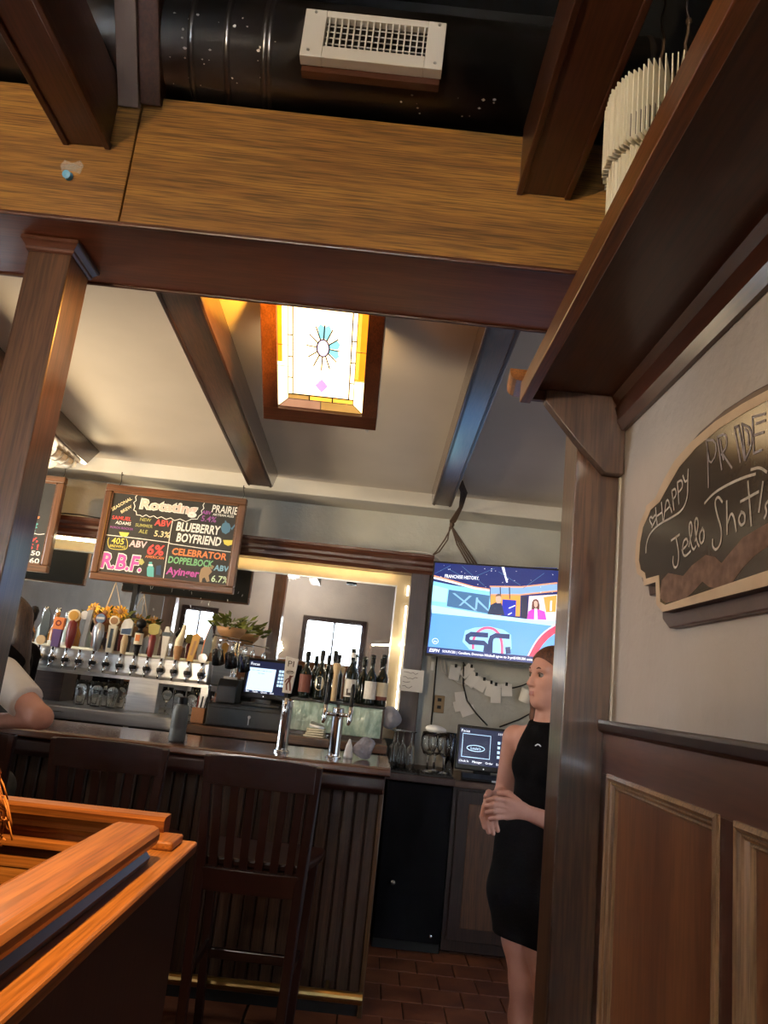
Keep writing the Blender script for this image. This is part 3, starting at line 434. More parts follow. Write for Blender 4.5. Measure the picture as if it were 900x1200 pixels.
# sloped-ceiling beams
def cbeam(x0, x1, label, ye=4.95, d=0.15):
    P = [(x0, 2.39, cz(2.39) - d), (x0, 2.39, cz(2.39)), (x0, ye + .18, cz(ye + .18)), (x0, ye, cz(ye) - d)]
    t = thing('ceiling_beam', label, 'beam', ((x0 + x1) / 2, 3.7, cz(3.7) - d), 'dark beams on the sloped bar ceiling')
    MB().prism(P, (x1 - x0, 0, 0)).build('timber', CBM['Y'], t, bev=.004)
    for x in (x0 + .008, x1 - .020):
        MB().prism([(x, 2.39, cz(2.39) - d - .004), (x, 2.39, cz(2.39) - d + .004), (x, ye, cz(ye) - d + .004), (x, ye, cz(ye) - d - .004)], (.012, 0, 0)).build('edge_bead', DRK['Y'], t)
    return t
cbeam(-0.945, -0.775, 'dark ceiling beam catching amber light beside the stained-glass panel')
cbeam(0.287, 0.418, 'dark ceiling beam with bluish sheen, cables hanging from its end above the television')
cbeam(-2.16, -1.99, 'ceiling beam half hidden behind the left oak post, spotlight under it', 4.88)
# joists of the front room, they hang below the ducts
def joist(x0, x1, z0, z1, label, m, bead=True):
    t = thing('ceiling_joist', label, 'joist', ((x0 + x1) / 2, 0.6, z0), 'joists below the black ducts')
    box('timber', m['Y'], (x0, x1, -1.4, 1.999, z0, z1), t, bev=.003)
    if bead:
        for x in (x0 - .006, x1 - .012): box('edge_bead', m['Y'], (x, x + .018, -1.4, 1.999, z0 - .008, z0 + .012), t, bev=.003)
joist(-1.065, -0.935, 2.910, 3.125, 'reddish-brown joist meeting the golden beam above the taped blue pin', RED)
joist(0.282, 0.430, 2.905, 3.125, 'reddish-brown joist meeting the golden beam left of the paper fans', RED)
def brace(name, x0, x1, z, m, label, w=0.10):
    d = Vector((0, -math.cos(math.radians(54)), math.sin(math.radians(54)))); a = Vector((x0, 1.985, z)); q = Vector((0, -d.z, d.y)) * -w
    L = d * 1.35
    tag(MB().prism([a, a + L, a + L + q, a + q], (x1 - x0, 0, 0)).build(name, m, bev=.002), label, 'brace')
brace('plank_brace', -0.930, -0.868, 3.045, noisy('weathered_plank', (0.16, 0.105, 0.080), (0.22, 0.15, 0.115), 8, .5, stretch=(1, .3, .3)), 'greyish plank brace rising from the golden beam beside the left joist', .05)
brace('box_brace', -0.866, -0.805, 3.06, RED['Y'], 'dark red-brown brace rising beside the grey plank, left of the duct', .06)
# ducts
def duct(yc, zc, r, label, seams, x0=X0, x1=0.652):
    t = thing('air_duct', label, 'duct', (0, yc, zc))
    MB().tube([(x0, yc, zc), (x1, yc, zc)], r, 48).build('pipe', M['duct'], t, smooth=False)
    for o in t.children: o.data.polygons.foreach_set('use_smooth', [len(p.vertices) == 4 for p in o.data.polygons])
    for x in seams:
        MB().lathe([(r, -.010), (r + .004, -.006), (r + .005, 0), (r + .004, .006), (r, .010)], (x, yc, zc), 48, (1, 0.02, 0)).build('seam', M['duct'], t, smooth=True)
    return t
d1 = duct(2.03, 3.30, 0.166, 'round black air duct above the golden beam, carrying the white vent', (-0.72, -0.615, -0.505, -0.49, 0.62))
m = MB(); rnd = random.Random(3)
for i in range(46):                                      # flaking paint shows bare metal
    x = rnd.uniform(-0.80, -0.47) if i < 34 else rnd.uniform(-.1, .26); a = math.radians(rnd.uniform(180, 262) if i < 34 else rnd.uniform(235, 262)); s = rnd.uniform(.0015, .005)
    c = Vector((x, 2.03 + .1668 * math.cos(a), 3.30 + .1668 * math.sin(a))); tn = Vector((0, -math.sin(a), math.cos(a))); ux = Vector((1, 0, 0))
    k = rnd.randint(4, 6); m.add([c + (ux * math.cos(2 * PI * j / k) * rnd.uniform(.6, 1.6) + tn * math.sin(2 * PI * j / k) * rnd.uniform(.5, 1.2)) * s for j in range(k)], [tuple(range(k))])
tag(m.build('paint_chips', M['chip'], d1), 'bare metal flecks in the black paint', kind='stuff')
duct(2.55, 3.78, 0.17, 'second black air duct higher up behind the first', (-.3, .5))
v = thing('vent_grille', 'white metal vent grille with open louvres on the black duct', 'vent', (-0.2, 1.84, 3.155))
vx0, vx1, vz0, vz1, vy = -0.388, 0.018, 3.158, 3.318, 1.842
tag(box('back_plate', RED['X'], (vx0 + .004, vx1 - .004, vy + .037, vy + .065, vz0 - .018, vz1 - .01), v), 'red-brown mounting plate')
m = MB(); gx0, gx1, gz0, gz1 = vx0 + .062, vx1 - .052, vz0 + .040, vz1 - .022
m.box(vx0, gx0, vy, vy + .036, vz0, vz1).box(gx1, vx1, vy, vy + .036, vz0, vz1).box(gx0, gx1, vy, vy + .036, vz0, gz0).box(gx0, gx1, vy, vy + .036, gz1, vz1); m.build('frame', M['vent'], v, bev=.002)
box('throat', M['black_matte'], (gx0, gx1, vy + .034, vy + .037, gz0, gz1), v)
for i in range(5):
    z = gz0 + (gz1 - gz0) * (i + .5) / 5; MB().prism([(gx0, vy + .016, z - .004), (gx0, vy + .030, z + .006), (gx0, vy + .031, z + .004), (gx0, vy + .017, z - .006)], (gx1 - gx0, 0, 0)).build('slat', M['vent'], v)
for i in range(16):
    x = gx0 + (gx1 - gx0) * (i + .5) / 16; box('fin', M['vent'], (x - .002, x + .002, vy + .002, vy + .016, gz0, gz1), v)
for x, z in ((vx0 + .022, vz0 + .02), (vx1 - .022, vz0 + .02), (vx0 + .03, vz1 - .01), (vx1 - .02, vz1 - .01)): MB().lathe([(0, -.0035), (.004, -.003), (.005, 0)], (x, vy, z), 8, (0, 1, 0)).build('screw', M['silver'], v)
TAPE = mat('clear_tape', (.75, .70, .60), .15); TAPE.node_tree.nodes['Principled BSDF'].inputs['Alpha'].default_value = .3
# taped pin on the beam
t = thing('push_pin', 'light blue pin held by clear tape on the golden beam', 'pin', (-1.03, 1.998, 2.80))
MB().lathe([(0, 0), (.011, 0), (.013, .004), (.008, .010), (.008, .018), (.012, .022), (0, .024)], (-1.032, 1.998, 2.80), 10, (0, -1, -.3)).build('pin_head', mat('pin_blue', (.12, .38, .58), .4), t)
tp = MB()
for a, yo in ((.5, 1.9965), (-.3, 1.9958)): 
    d = Vector((math.cos(a), 0, math.sin(a))); q = Vector((-d.z, 0, d.x)); c = Vector((-1.03, yo, 2.832)); tp.add([c - d * .034 - q * .012, c + d * .034 - q * .012, c + d * .03 + q * .012, c - d * .03 + q * .012], [(0, 1, 2, 3)])
tag(tp.build('tape', TAPE, t), 'strips of clear tape')

# ------------------------------------------------------------------ right wall: shelf, bracket, wainscot, sign
BKT = woods('bracket_wood', (.05, .024, .013), (.14, .072, .040), rough=.5, coat=.05, freq=18)
sh = thing('wall_shelf', 'deep red-brown shelf running along the right wall above the chalkboard sign', 'shelf', (0.5, 1.2, 2.3))
box('shelf_board', RED['Y'], (0.375, 0.655, -1.4, 2.105, 2.338, 2.362), sh)
tag(box('fascia', woods('shelf_fascia', (.14, .040, .010), (.26, .088, .022), rough=.34, coat=.3)['Y'], (0.350, 0.382, -1.4, 2.125, 2.302, 2.366), sh, bev=.003), 'varnished front edge, lightened for the orange glow on it')  # wood toned lighter to stand for orange glow reflected on this edge
box('end_lip', RED['X'], (0.382, 0.655, 2.105, 2.125, 2.310, 2.362), sh, bev=.002)
MB().prism([(.655, -1.4, 2.236), (.643, -1.4, 2.236), (.628, -1.4, 2.262), (.628, -1.4, 2.318), (.612, -1.4, 2.338), (.655, -1.4, 2.338)], (0, 3.50, 0)).build('ledger', RED['Y'], sh)
MB().prism([(.420, 2.088, 2.338), (.420, 2.088, 2.302), (.516, 2.088, 2.190), (.601, 2.088, 2.106), (.654, 2.088, 2.106), (.654, 2.088, 2.238), (.640, 2.088, 2.240), (.612, 2.088, 2.338)], (0, .038, 0)).build('bracket', BKT['Z'], sh, bev=.003)
rl = thing('trim_offcut', 'short half-round trim end lit orange at the shelf corner by the post', 'trim piece', (.36, 2.2, 2.395))
MB().prism([(.352 + .032 * math.cos(a), 2.14, 2.40 + .022 * math.sin(a)) for a in [PI * k / 8 - PI for k in range(9)]] + [(.386, 2.14, 2.414), (.318, 2.14, 2.414)], (0.02, .18, .02)).build('moulding', BTH['Y'], rl)

def book_fan(cx, cy, z0, z1, r, n, a0, a1, label, pr):
    t = thing('book_fan', label, 'book', (cx, cy, z0), 'fanned books standing on the shelf')
    MB().box(cx - .012, cx + .03, cy - .03, cy + .03, z0, z1 - .01).build('spine', M['label_c'], t)
    rnd = random.Random(int(z0 * 100)); pk = MB()
    for i in range(n):
        a = a0 + (a1 - a0) * i / (n - 1) + rnd.uniform(-.008, .008); d = Vector((math.cos(a), math.sin(a), 0)); q = Vector((-d.y, d.x, 0)) * .0011; rr = r * rnd.uniform(.97, 1.0); zt = z1 - rnd.uniform(0, .012)
        c = Vector((cx, cy, 0)); p0 = c + d * .01; p1 = c + d * rr
        MB().prism([p0 - q + V3((0, 0, z0)), p1 - q + V3((0, 0, z0)), p1 - q + V3((0, 0, zt)), p0 - q + V3((0, 0, zt))], q * 2).build('page', M['page'], t)
        for k in range(4):
            s0 = rr * (.93 - .10 * k); s1 = s0 - .05 * rr; zb = z0 + (z1 - z0) * pr[0]; ztp = z0 + (z1 - z0) * pr[1]
            for sg in (-1.15, 1.15): pk.add([c + d * s1 + q * sg + V3((0, 0, zb)), c + d * s0 + q * sg + V3((0, 0, zb)), c + d * s0 + q * sg + V3((0, 0, ztp)), c + d * s1 + q * sg + V3((0, 0, ztp))], [(0, 1, 2, 3)])
    tag(pk.build('print', M['ink'], t), 'dark lines of print near the page ends', kind='stuff')
book_fan(.505, 1.37, 2.537, 2.70, .142, 32, math.radians(140), math.radians(278), 'upper opened book with its cream pages fanned out, standing on the shelf', (.08, .40))
book_fan(.505, 1.37, 2.366, 2.535, .130, 28, math.radians(140), math.radians(278), 'lower fanned book under the other, mostly hidden by the shelf edge', (.05, .2))
for x, y, lab in ((.50, 1.44, 'thin dark string hanging above the fanned books, left of the knotted one'), (.535, 1.39, 'knotted string hanging above the fanned books, nearest the shelf')):
    m = MB(); pts = [(x + .004 * math.sin(k * 1.7), y, 2.78 + k * .03) for k in range(40)]; m.tube(pts, .0035, 6)
    if x > .52:
        for k in range(0, 40, 5): m.ball(pts[k], .008, 6)
    tag(m.build('knotted_string', M['cable'], smooth=True), lab, 'string')

wn = thing('wainscot', 'dark red panelled wainscot along the right wall under the sign', 'wainscot', (.64, .4, 0))
wm = woods('wainscot_rail', (.060, .017, .009), (.15, .048, .022), rough=.34, coat=.45, freq=14, pore=.2)
MB().prism([(.656, -1.4, 1.427), (.622, -1.4, 1.427), (.620, -1.4, 1.418), (.622, -1.4, 1.400), (.634, -1.4, 1.393), (.656, -1.4, 1.393)], (0, 3.522, 0)).build('cap_rail', MAH['Y'], wn, bev=.002)
box('top_rail', wm['Y'], (.637, .656, -1.4, 2.125, 1.292, 1.393), wn, bev=.001)
box('bottom_rail', wm['Y'], (.637, .656, -1.4, 2.125, .05, .32), wn, bev=.001)
ys = [2.125, 2.052, 1.424, 1.352, .724, .652, .024, -.048, -.676, -.748, -1.376, -1.4]
for a, b in zip(ys[0::2], ys[1::2]): box('stile', wm['Z'], (.637, .656, b, a, .32, 1.292), wn, bev=.001)
PANW = woods('wainscot_panel', (.11, .033, .011), (.25, .088, .028), rough=.38, coat=.45, freq=10, pore=.25)
for a, b in zip(ys[1::2], ys[2::2]):
    p = box('panel', PANW['Z'], (.650, .657, b, a, .32, 1.292), wn)
    m = MB(); y0, y1, z0, z1 = b, a, .32, 1.292; w = .034
    def frame_ring(prof):
        vs = []
        for e, x in prof: vs += [(x, y0 + e, z0 + e), (x, y1 - e, z0 + e), (x, y1 - e, z1 - e), (x, y0 + e, z1 - e)]
        return vs, [(i * 4 + j, i * 4 + (j + 1) % 4, i * 4 + 4 + (j + 1) % 4, i * 4 + 4 + j) for i in range(len(prof) - 1) for j in range(4)]
    m.add(*frame_ring([(-.004, .640), (-.004, .630), (.004, .626), (.010, .630), (.013, .636), (.016, .634), (.021, .637), (.024, .645), (.028, .643), (.034, .650), (.034, .655)]))
    m.build('panel_moulding', woods('moulding_oak', (.13, .058, .022), (.40, .20, .085), rough=.35, coat=.4)['Z'], p)
box('wall_edge_strip', M['soffit'], (.652, .6575, 2.120, 2.130, 1.427, 2.106), wn)

# chalkboard sign
O = V3((.615, 0, 0)); u = V3((0, 1, 0)); vv = V3((0, 0, 1)); nn = V3((-1, 0, 0))
YC = 1.20
def sym(pts): return pts + [(2 * YC - a, b) for a, b in pts[::-1]]
def sym2(pts, k): top = pts[:-1]; return top
SO = SIGN_OUT[:-1]; SI = SIGN_IN[:-1]
so = [(YC, 2.004)] + SO[1:] + [(YC, 1.672)]; si = [(YC, 1.986)] + SI[1:] + [(YC, 1.697)]
def closed(p): return p + [(2 * YC - a, b) for a, b in p[::-1][1:-1]]
sg = thing('chalkboard_sign', 'scalloped chalkboard sign with cream rim and jello shot lettering, on the right wall', 'sign', (.65, YC, 1.65))
o_, i_ = closed(so), closed(si)
def shrink(p, d, cy=YC, c2=1.85): return [(cy + (a - cy) * (1 + d / .66), c2 + (b - c2) * (1 + d / .17)) for a, b in p]
MB().prism([(.656, a, b) for a, b in shrink(o_, .030)], (-.018, 0, 0)).build('back_board', M['sign_edge'], sg, bev=.003)
MB().prism([(.638, a, b) for a, b in o_], (-.0215, 0, 0)).build('front_board', M['sign_edge'], sg)
m = MB(); n = len(o_); m.add([(.6155, a, b) for a, b in o_] + [(.6155, a, b) for a, b in i_] + [(.6165, a, b) for a, b in i_], [(k, (k + 1) % n, n + (k + 1) % n, n + k) for k in range(n)] + [(n + k, n + (k + 1) % n, 2 * n + (k + 1) % n, 2 * n + k) for k in range(n)])
tag(m.build('rim', M['sign_rim'], sg), 'cream painted rim')
m = MB(); m.add([(.6163, a, b) for a, b in i_], [tuple(range(n))]); m.build('board_face', M['sign_board'], sg)
m = MB(); poly(m, SIGN_HILL + [], V3((.6161, 0, 0)), u, vv, nn, .0002); tag(m.build('drawn_hills', M['hill'], sg), 'brown chalk hills')
m = MB()
for s in SIGN_CHALK: ribbon(m, smooth_pts(s), .0052, V3((.616, 0, 0)), u, vv, nn, .0006)
tag(m.build('lettering', M['chalk'], sg), 'cream chalk words HAPPY and Jello Shot\'s with a heart')
m = MB()
for s in SIGN_BLUE: ribbon(m, smooth_pts(s, 1), .0045, V3((.616, 0, 0)), u, vv, nn, .0006)
tag(m.build('lettering', M['chalk_blue'], sg), 'grey outlined word PRIDE')

# ------------------------------------------------------------------ stained-glass panel hung under the ceiling
sgp = thing('stained_glass_panel', 'backlit stained-glass panel in a brown wooden frame, hung under the sloped bar ceiling', 'stained glass', (-.34, 3.0, 2.72))
dv = V3((0, math.cos(math.radians(36)), -math.sin(math.radians(36)))); PO = V3((-.340, 3.238, 2.556)); pu = V3((1, 0, 0)); pv = -dv; pn = V3((0, -math.sin(math.radians(36)), -math.cos(math.radians(36))))
HW, HL, FW = .249, .62, .066
def pbox(mb, a0, a1, b0, b1, n0, n1):
    mb.add([PO + pu * a + pv * b + pn * c for a in (a0, a1) for b in (b0, b1) for c in (n0, n1)], [(0, 1, 3, 2), (4, 6, 7, 5), (0, 4, 5, 1), (2, 3, 7, 6), (0, 2, 6, 4), (1, 5, 7, 3)]); return mb
FRM = woods('panel_frame', (.045, .013, .006), (.10, .034, .013), rough=.4)
for a0, a1, b0, b1, ax in ((-HW, HW, 0, FW, 'X'), (-HW, -HW + FW, FW, HL, 'Y'), (HW - FW, HW, FW, HL, 'Y')): pbox(MB(), a0, a1, b0, b1, -.03, .02).build('frame_rail', FRM[ax], sgp, bev=.003)
GLM = {}
for k, c, s in (('white', (1.0, .70, .36), 4.6), ('cream', (1.0, .76, .40), 3.2), ('yellow', (1.0, .44, .05), 1.7), ('amber', (1.0, .27, .012), 1.6), ('brown', (.75, .40, .10), .75), ('rust', (.60, .30, .17), .8), ('pink', (.80, .42, .85), 1.1), ('lilac', (.92, .70, .92), 1.2), ('teal', (.30, .78, .82), 1.1)):
    g = mat('backlit_glass_' + k, tuple(x * .3 for x in c), .12, emit=c, es=s); nt = g.node_tree; tc = nt.nodes.new('ShaderNodeTexCoord'); nz = nt.nodes.new('ShaderNodeTexNoise'); nz.inputs['Scale'].default_value = 14; mr = nt.nodes.new('ShaderNodeMapRange'); mr.inputs['To Min'].default_value = s * .72; mr.inputs['To Max'].default_value = s * 1.25
    nt.links.new(tc.outputs['Object'], nz.inputs['Vector']); nt.links.new(nz.outputs['Fac'], mr.inputs['Value']); nt.links.new(mr.outputs[0], nt.nodes['Principled BSDF'].inputs['Emission Strength']); GLM[k] = g
def gp(pts, c, h=-.002):
    m = MB(); m.prism([PO + pu * a + pv * b + pn * h for a, b in pts], pn * -.003); m.build('pane', GLM[c], sgp)
gw, g0 = HW - FW, FW                                     # glass half width, glass bottom
lw, lw2 = .042, .062                                     # border widths
R4 = lambda a0, a1, b0, b1: [(a0, b0), (a1, b0), (a1, b1), (a0, b1)]
gp([(-gw, g0), (0.0, g0), (0.0, g0 + .042), (-gw + lw, g0 + .042)], 'rust'); gp([(0.002, g0), (gw, g0), (gw - lw, g0 + .042), (0.002, g0 + .042)], 'brown')
gp([(-gw, g0 + .002), (-gw + lw, g0 + .044), (-gw + lw, g0 + .20), (-gw, g0 + .20)], 'cream'); gp(R4(-gw, -gw + lw, g0 + .202, HL), 'white'); gp(R4(-gw, -gw + .018, g0 + .22, HL), 'amber', -.0005)
gp([(gw, g0 + .002), (gw, g0 + .16), (gw - lw, g0 + .16), (gw - lw, g0 + .044)], 'cream'); gp(R4(gw - lw, gw, g0 + .162, g0 + .30), 'amber'); gp(R4(gw - lw, gw, g0 + .302, HL), 'amber')
gp(R4(gw - lw, gw - lw + .016, g0 + .17, HL), 'yellow', -.0005)
for a0, a1 in ((-gw + lw, -.05), (-.048, .05), (.052, gw - lw)): gp(R4(a0, a1, g0 + .044, g0 + .066), 'yellow' if a0 > -.05 else 'brown')
ilo = g0 + .068
for b0, b1 in ((ilo, ilo + .08), (ilo + .082, ilo + .18), (ilo + .182, ilo + .28), (ilo + .282, HL)):
    gp(R4(-gw + lw + .001, -gw + lw2, b0, b1), 'white'); gp(R4(gw - lw2, gw - lw - .001, b0, b1), 'white')
gp(R4(-gw + lw2 + .001, gw - lw2 - .001, ilo, HL), 'white', -.0045)
dc = (.002, ilo + .052); gp([(dc[0], dc[1] - .034), (dc[0] + .028, dc[1]), (dc[0], dc[1] + .034), (dc[0] - .028, dc[1])], 'pink')
fc = (.004, ilo + .235); gp([(fc[0] + .026 * math.cos(2 * PI * k / 16), fc[1] + .040 * math.sin(2 * PI * k / 16)) for k in range(16)], 'lilac', -.001)
lead = MB()
def came(p, q, w=.0055):
    ribbon(lead, [p, q], w, PO, pu, pv, pn, .0005)
for k in range(12):
    a0, a1 = 2 * PI * (k - .42) / 12 + .2, 2 * PI * (k + .42) / 12 + .2; e = lambda a, r: (fc[0] + .026 * r * math.cos(a), fc[1] + .040 * r * math.sin(a))
    gp([e(a0, 1.06), e(a1, 1.06), e(a1, 2.4), e((a0 + a1) / 2, 2.75), e(a0, 2.4)], 'teal' if k in (0, 2, 3, 11) else 'white', -.0025)
    a = 2 * PI * (k + .5) / 12 + .2; came(e(a, 1.0), e(a, 2.6))
for p in range(16): came((fc[0] + .026 * math.cos(2 * PI * p / 16), fc[1] + .040 * math.sin(2 * PI * p / 16)), (fc[0] + .026 * math.cos(2 * PI * (p + 1) / 16), fc[1] + .040 * math.sin(2 * PI * (p + 1) / 16)))
for s in (-1, 1):
    came((s * (gw - lw), g0 + .042), (s * (gw - lw), HL), .003); came((s * (gw - lw2), ilo), (s * (gw - lw2), HL)); came((s * gw, g0), (s * (gw - lw), g0 + .043), .003)
    for b in (ilo + .081, ilo + .181, ilo + .281): came((s * (gw - lw), b), (s * (gw - lw2), b))
    came((s * gw, g0 + (.201 if s < 0 else .161)), (s * (gw - lw), g0 + (.201 if s < 0 else .161)), .003); came((s * gw, g0 + .301), (s * (gw - lw), g0 + .301), .003)
came((-gw + lw, g0 + .043), (gw - lw, g0 + .043), .003); came((0.001, g0), (0.001, g0 + .043), .003); came((-gw + lw, ilo - .001), (gw - lw, ilo - .001)); came((-.049, g0 + .043), (-.049, ilo)); came((.051, g0 + .043), (.051, ilo))
lead.build('lead_came', M['lead'], sgp)
al = thing('amber_lamp', 'small amber lamp added unseen behind the header beam for orange light', 'lamp', (-.36, 2.47, 2.80)); MB().lathe([(.012, .09), (.03, .06), (.03, .03), (.02, .03)], (-.36, 2.47, 2.80), 14).build('socket', M['brass'], al); point('added_amber_light', (-.36, 2.50, 2.79), 5.0, (1.0, .40, .06), .04)  # added hidden lamp, stands in for sunlight coming through the amber glass
d = bpy.data.lights.new('added_post_spot', 'SPOT'); d.energy = 55; d.color = (1.0, .42, .06); d.spot_size = math.radians(48); d.spot_blend = .9; d.shadow_soft_size = .03  # added spot, throws orange light on the left post
o = bpy.data.objects.new('added_post_spot', d); o.location = (-.36, 2.46, 2.705); o.rotation_euler = (V3((-1.04, 2.2, 2.36)) - V3((-.36, 2.46, 2.705))).to_track_quat('-Z', 'Y').to_euler(); col.objects.link(o)
d = bpy.data.lights.new('added_beam_spot', 'SPOT'); d.energy = 120; d.color = (1.0, .45, .04); d.spot_size = math.radians(58); d.spot_blend = .8; d.shadow_soft_size = .03  # added spot, throws amber light on the ceiling beam's side
o = bpy.data.objects.new('added_beam_spot', d); o.location = (-.36, 2.47, 2.74); o.rotation_euler = (V3((-.775, 2.98, 2.76)) - V3((-.36, 2.47, 2.74))).to_track_quat('-Z', 'Y').to_euler(); col.objects.link(o)
# light box behind the glass, no lamp inside; the panes themselves glow
m = MB(); pbox(m, -HW, -HW + .012, 0, HL, -.12, -.03); pbox(m, HW - .012, HW, 0, HL, -.12, -.03); pbox(m, -HW, HW, 0, .012, -.12, -.03); m.build('light_box', M['soffit'], sgp)
m = MB(); hk = PO + pu * .205 + pv * -.004; m.tube([hk, hk + V3((0, 0, -.012)), hk + V3((.006, 0, -.020)), hk + V3((.012, 0, -.014)), hk + V3((.006, 0, -.008))], .0022, 6); tag(m.build('hook', M['silver'], sgp), 'small wire hook')
# ------------------------------------------------------------------ bar counter
br = thing('bar_counter', 'long wooden bar with vertical plank front, glossy top and brass foot rail', 'bar', (-1.4, 4.0, 0))
box('core', DRK['X'], (-3.2, .110, 3.885, 4.36, .02, 1.03), br)
MB().prism([(-3.2, 3.76, 1.052), (-3.2, 3.765, 1.076), (-3.2, 3.785, 1.084), (-3.2, 4.42, 1.084), (-3.2, 4.42, 1.046), (-3.2, 3.765, 1.046)], (3.345, 0, 0)).build('bar_top', woods('bar_top_wood', (.075, .022, .009), (.16, .055, .022), rough=.22, coat=.8)['X'], br, bev=.003)
MB().prism([(-3.2, 3.865, 1.045), (-3.2, 3.785, 1.045), (-3.2, 3.772, 1.030), (-3.2, 3.770, .985), (-3.2, 3.785, .962), (-3.2, 3.865, .958)], (3.325, 0, 0)).build('arm_rail', MAH['X'], br, bev=.006)
rnd = random.Random(5); x = .108
while x > -3.15:
    w = .058; dy = rnd.uniform(0, .004)
    MB().prism([(x, 3.885, .10), (x, 3.868 + dy, .10), (x - .006, 3.862 + dy, .10), (x - w + .012, 3.862 + dy, .10), (x - w + .006, 3.868 + dy, .10), (x - w + .004, 3.885, .10)], (0, 0, .86)).build('plank', BAR['Z'], br); x -= w
box('end_post', woods('bar_end_trim', (.06, .03, .012), (.17, .09, .035))['Z'], (.106, .128, 3.855, 3.93, .0, 1.045), br, bev=.003)
box('end_panel', DRK['Z'], (.110, .122, 3.93, 4.36, 0, 1.045), br)
box('kick_board', M['black_matte'], (-3.2, .108, 3.872, 3.885, 0, .10), br)
m = MB(); m.tube([(-3.2, 3.70, .135), (.105, 3.70, .135)], .024, 14); m.tube([(.105, 3.70, .135), (.118, 3.70, .135)], .026, 14); tag(m.build('foot_rail', M['brass'], br, smooth=False), 'aged brass foot rail')
for x in (-2.5, -1.2, -.04): MB().tube([(x, 3.70, .135), (x, 3.80, .12), (x, 3.865, .13)], .010, 8).build('rail_bracket', M['brass'], br)

# bar stools
def make_stool(label):
    t = thing('bar_stool', label, 'bar stool', (0, 0, 0), 'mahogany bar stools at the bar')
    ml = dict(local=True); zt = lambda z: -.225 - max(0, z - .70) * .10          # back leans away
    for s in (-1, 1):
        MB().prism([(s * .235, zt(1.10) - .018, 1.115), (s * .235, zt(1.10) + .018, 1.118), (s * .212, zt(.7) + .020, .70), (s * .200, -.205, .0), (s * .200, -.240, .0), (s * .212, zt(.7) - .020, .70)], (-s * .036, 0, 0)).build('rear_post', MAH['Z'], t, bev=.004, **ml)
        MB().prism([(s * .235, .12, .705), (s * .235, .155, .705), (s * .205, .175, 0), (s * .205, .135, 0)], (-s * .034, 0, 0)).build('leg', MAH['Z'], t, bev=.003, **ml)
        MB().prism([(s * .196, -.21, .335), (s * .203, .145, .335), (s * .203, .145, .305), (s * .196, -.21, .305)], (-s * .018, 0, 0)).build('stretcher', MAH['Y'], t, bev=.002, **ml)
    def crest(z0, z1, hx, bow, th, name, arch=.0):
        m = MB(); N = 10; vs = []; fs = []
        for i in range(N + 1):
            f = -1 + 2 * i / N; x = f * hx; y = zt((z0 + z1) / 2) - bow * (1 - f * f); up = arch * (1 - f * f)
            vs += [(x, y - th / 2, z0), (x, y + th / 2, z0), (x, y + th / 2 - .008, z1 + up), (x, y - th / 2 - .008, z1 + up)]
        for i in range(N): fs += [(i * 4 + j, i * 4 + (j + 1) % 4, i * 4 + 4 + (j + 1) % 4, i * 4 + 4 + j) for j in range(4)]
        fs += [(0, 1, 2, 3), (N * 4, N * 4 + 3, N * 4 + 2, N * 4 + 1)]
        return m.add(vs, fs).build(name, MAH['X'], t, bev=.003, **ml)
    crest(1.012, 1.118, .212, .022, .028, 'crest_rail', .010); crest(.62, .705, .190, .010, .026, 'lower_rail')
    for k in range(6):
        f = -1 + 2 * (k + .5) / 6; x0, x1 = f * .196, f * .178; b = .020 * (1 - f * f)
        MB().prism([(x0 - .016, zt(1.02) - b - .007, 1.02), (x0 + .016, zt(1.02) - b - .007, 1.02), (x1 + .016, zt(.70) - b * .5 - .007, .70), (x1 - .016, zt(.70) - b * .5 - .007, .70)], (0, .013, 0)).build('slat', MAH['Z'], t, **ml)
    MB().prism([(-.205, -.215, .705), (.205, -.215, .705), (.255, .05, .705), (.262, .150, .705), (.21, .180, .705), (-.21, .180, .705), (-.262, .150, .705), (-.255, .05, .705)], (0, 0, .034)).build('seat', MAH['Y'], t, bev=.010, **ml)
    box('seat_apron', MAH['X'], (-.200, .200, .132, .152, .625, .705), t, **ml)
    box('foot_bar', MAH['X'], (-.19, .19, .142, .170, .26, .30), t, bev=.004, **ml)
    return t
st = make_stool('slatted mahogany bar stool in front of the tap columns, nearest the end of the bar')
s2 = copy_tree(st); s2['label'] = 'slatted mahogany bar stool just behind the booth corner, below the grey flask'
s3_ = copy_tree(st); s3_['label'] = 'mahogany bar stool under the person in the white T-shirt'
for o, x, y, rz in ((st, -.372, 3.455, math.radians(-1.5)), (s2, -1.005, 3.49, math.radians(1)), (s3_, -1.60, 3.40, math.radians(4))):
    o.location = (x, y, 0); o.rotation_euler = (0, 0, rz)

# ------------------------------------------------------------------ back bar: counters, cooler, cabinet, mirror wall
bc = thing('back_counter', 'back bar counter under the taps, wood fronted with stainless and wooden tops', 'counter', (-1.8, 5.1, 0))
box('body', DRK['X'], (-3.2, -.50, 4.90, 5.42, .02, .86), bc)
box('shelf_board', DRK['X'], (-3.2, .15, 4.86, 5.42, .86, .89), bc)
box('rear_panel', M['black_matte'], (-3.2, .15, 5.36, 5.40, .89, 1.06), bc)
for x in (-3.19, -2.0, -1.10, -.52, .12): box('upright', DRK['Z'], (x, x + .03, 4.88, 5.40, .89, 1.06), bc)
tag(box('steel_top', M['steel'], (-3.2, -1.115, 4.76, 5.42, 1.062, 1.136), bc, bev=.006), 'stainless drip counter under the taps')
tag(box('wood_top', BRN['X'], (-1.113, .15, 4.78, 5.42, 1.062, 1.112), bc, bev=.004), 'dark wooden top under the register')
box('lower_body', DRK['X'], (-.50, .15, 4.90, 5.42, .02, .86), bc)
bk = box('shelf_standard', M['silver'], (-1.425, -1.395, 4.765, 4.775, .98, 1.105), bc)
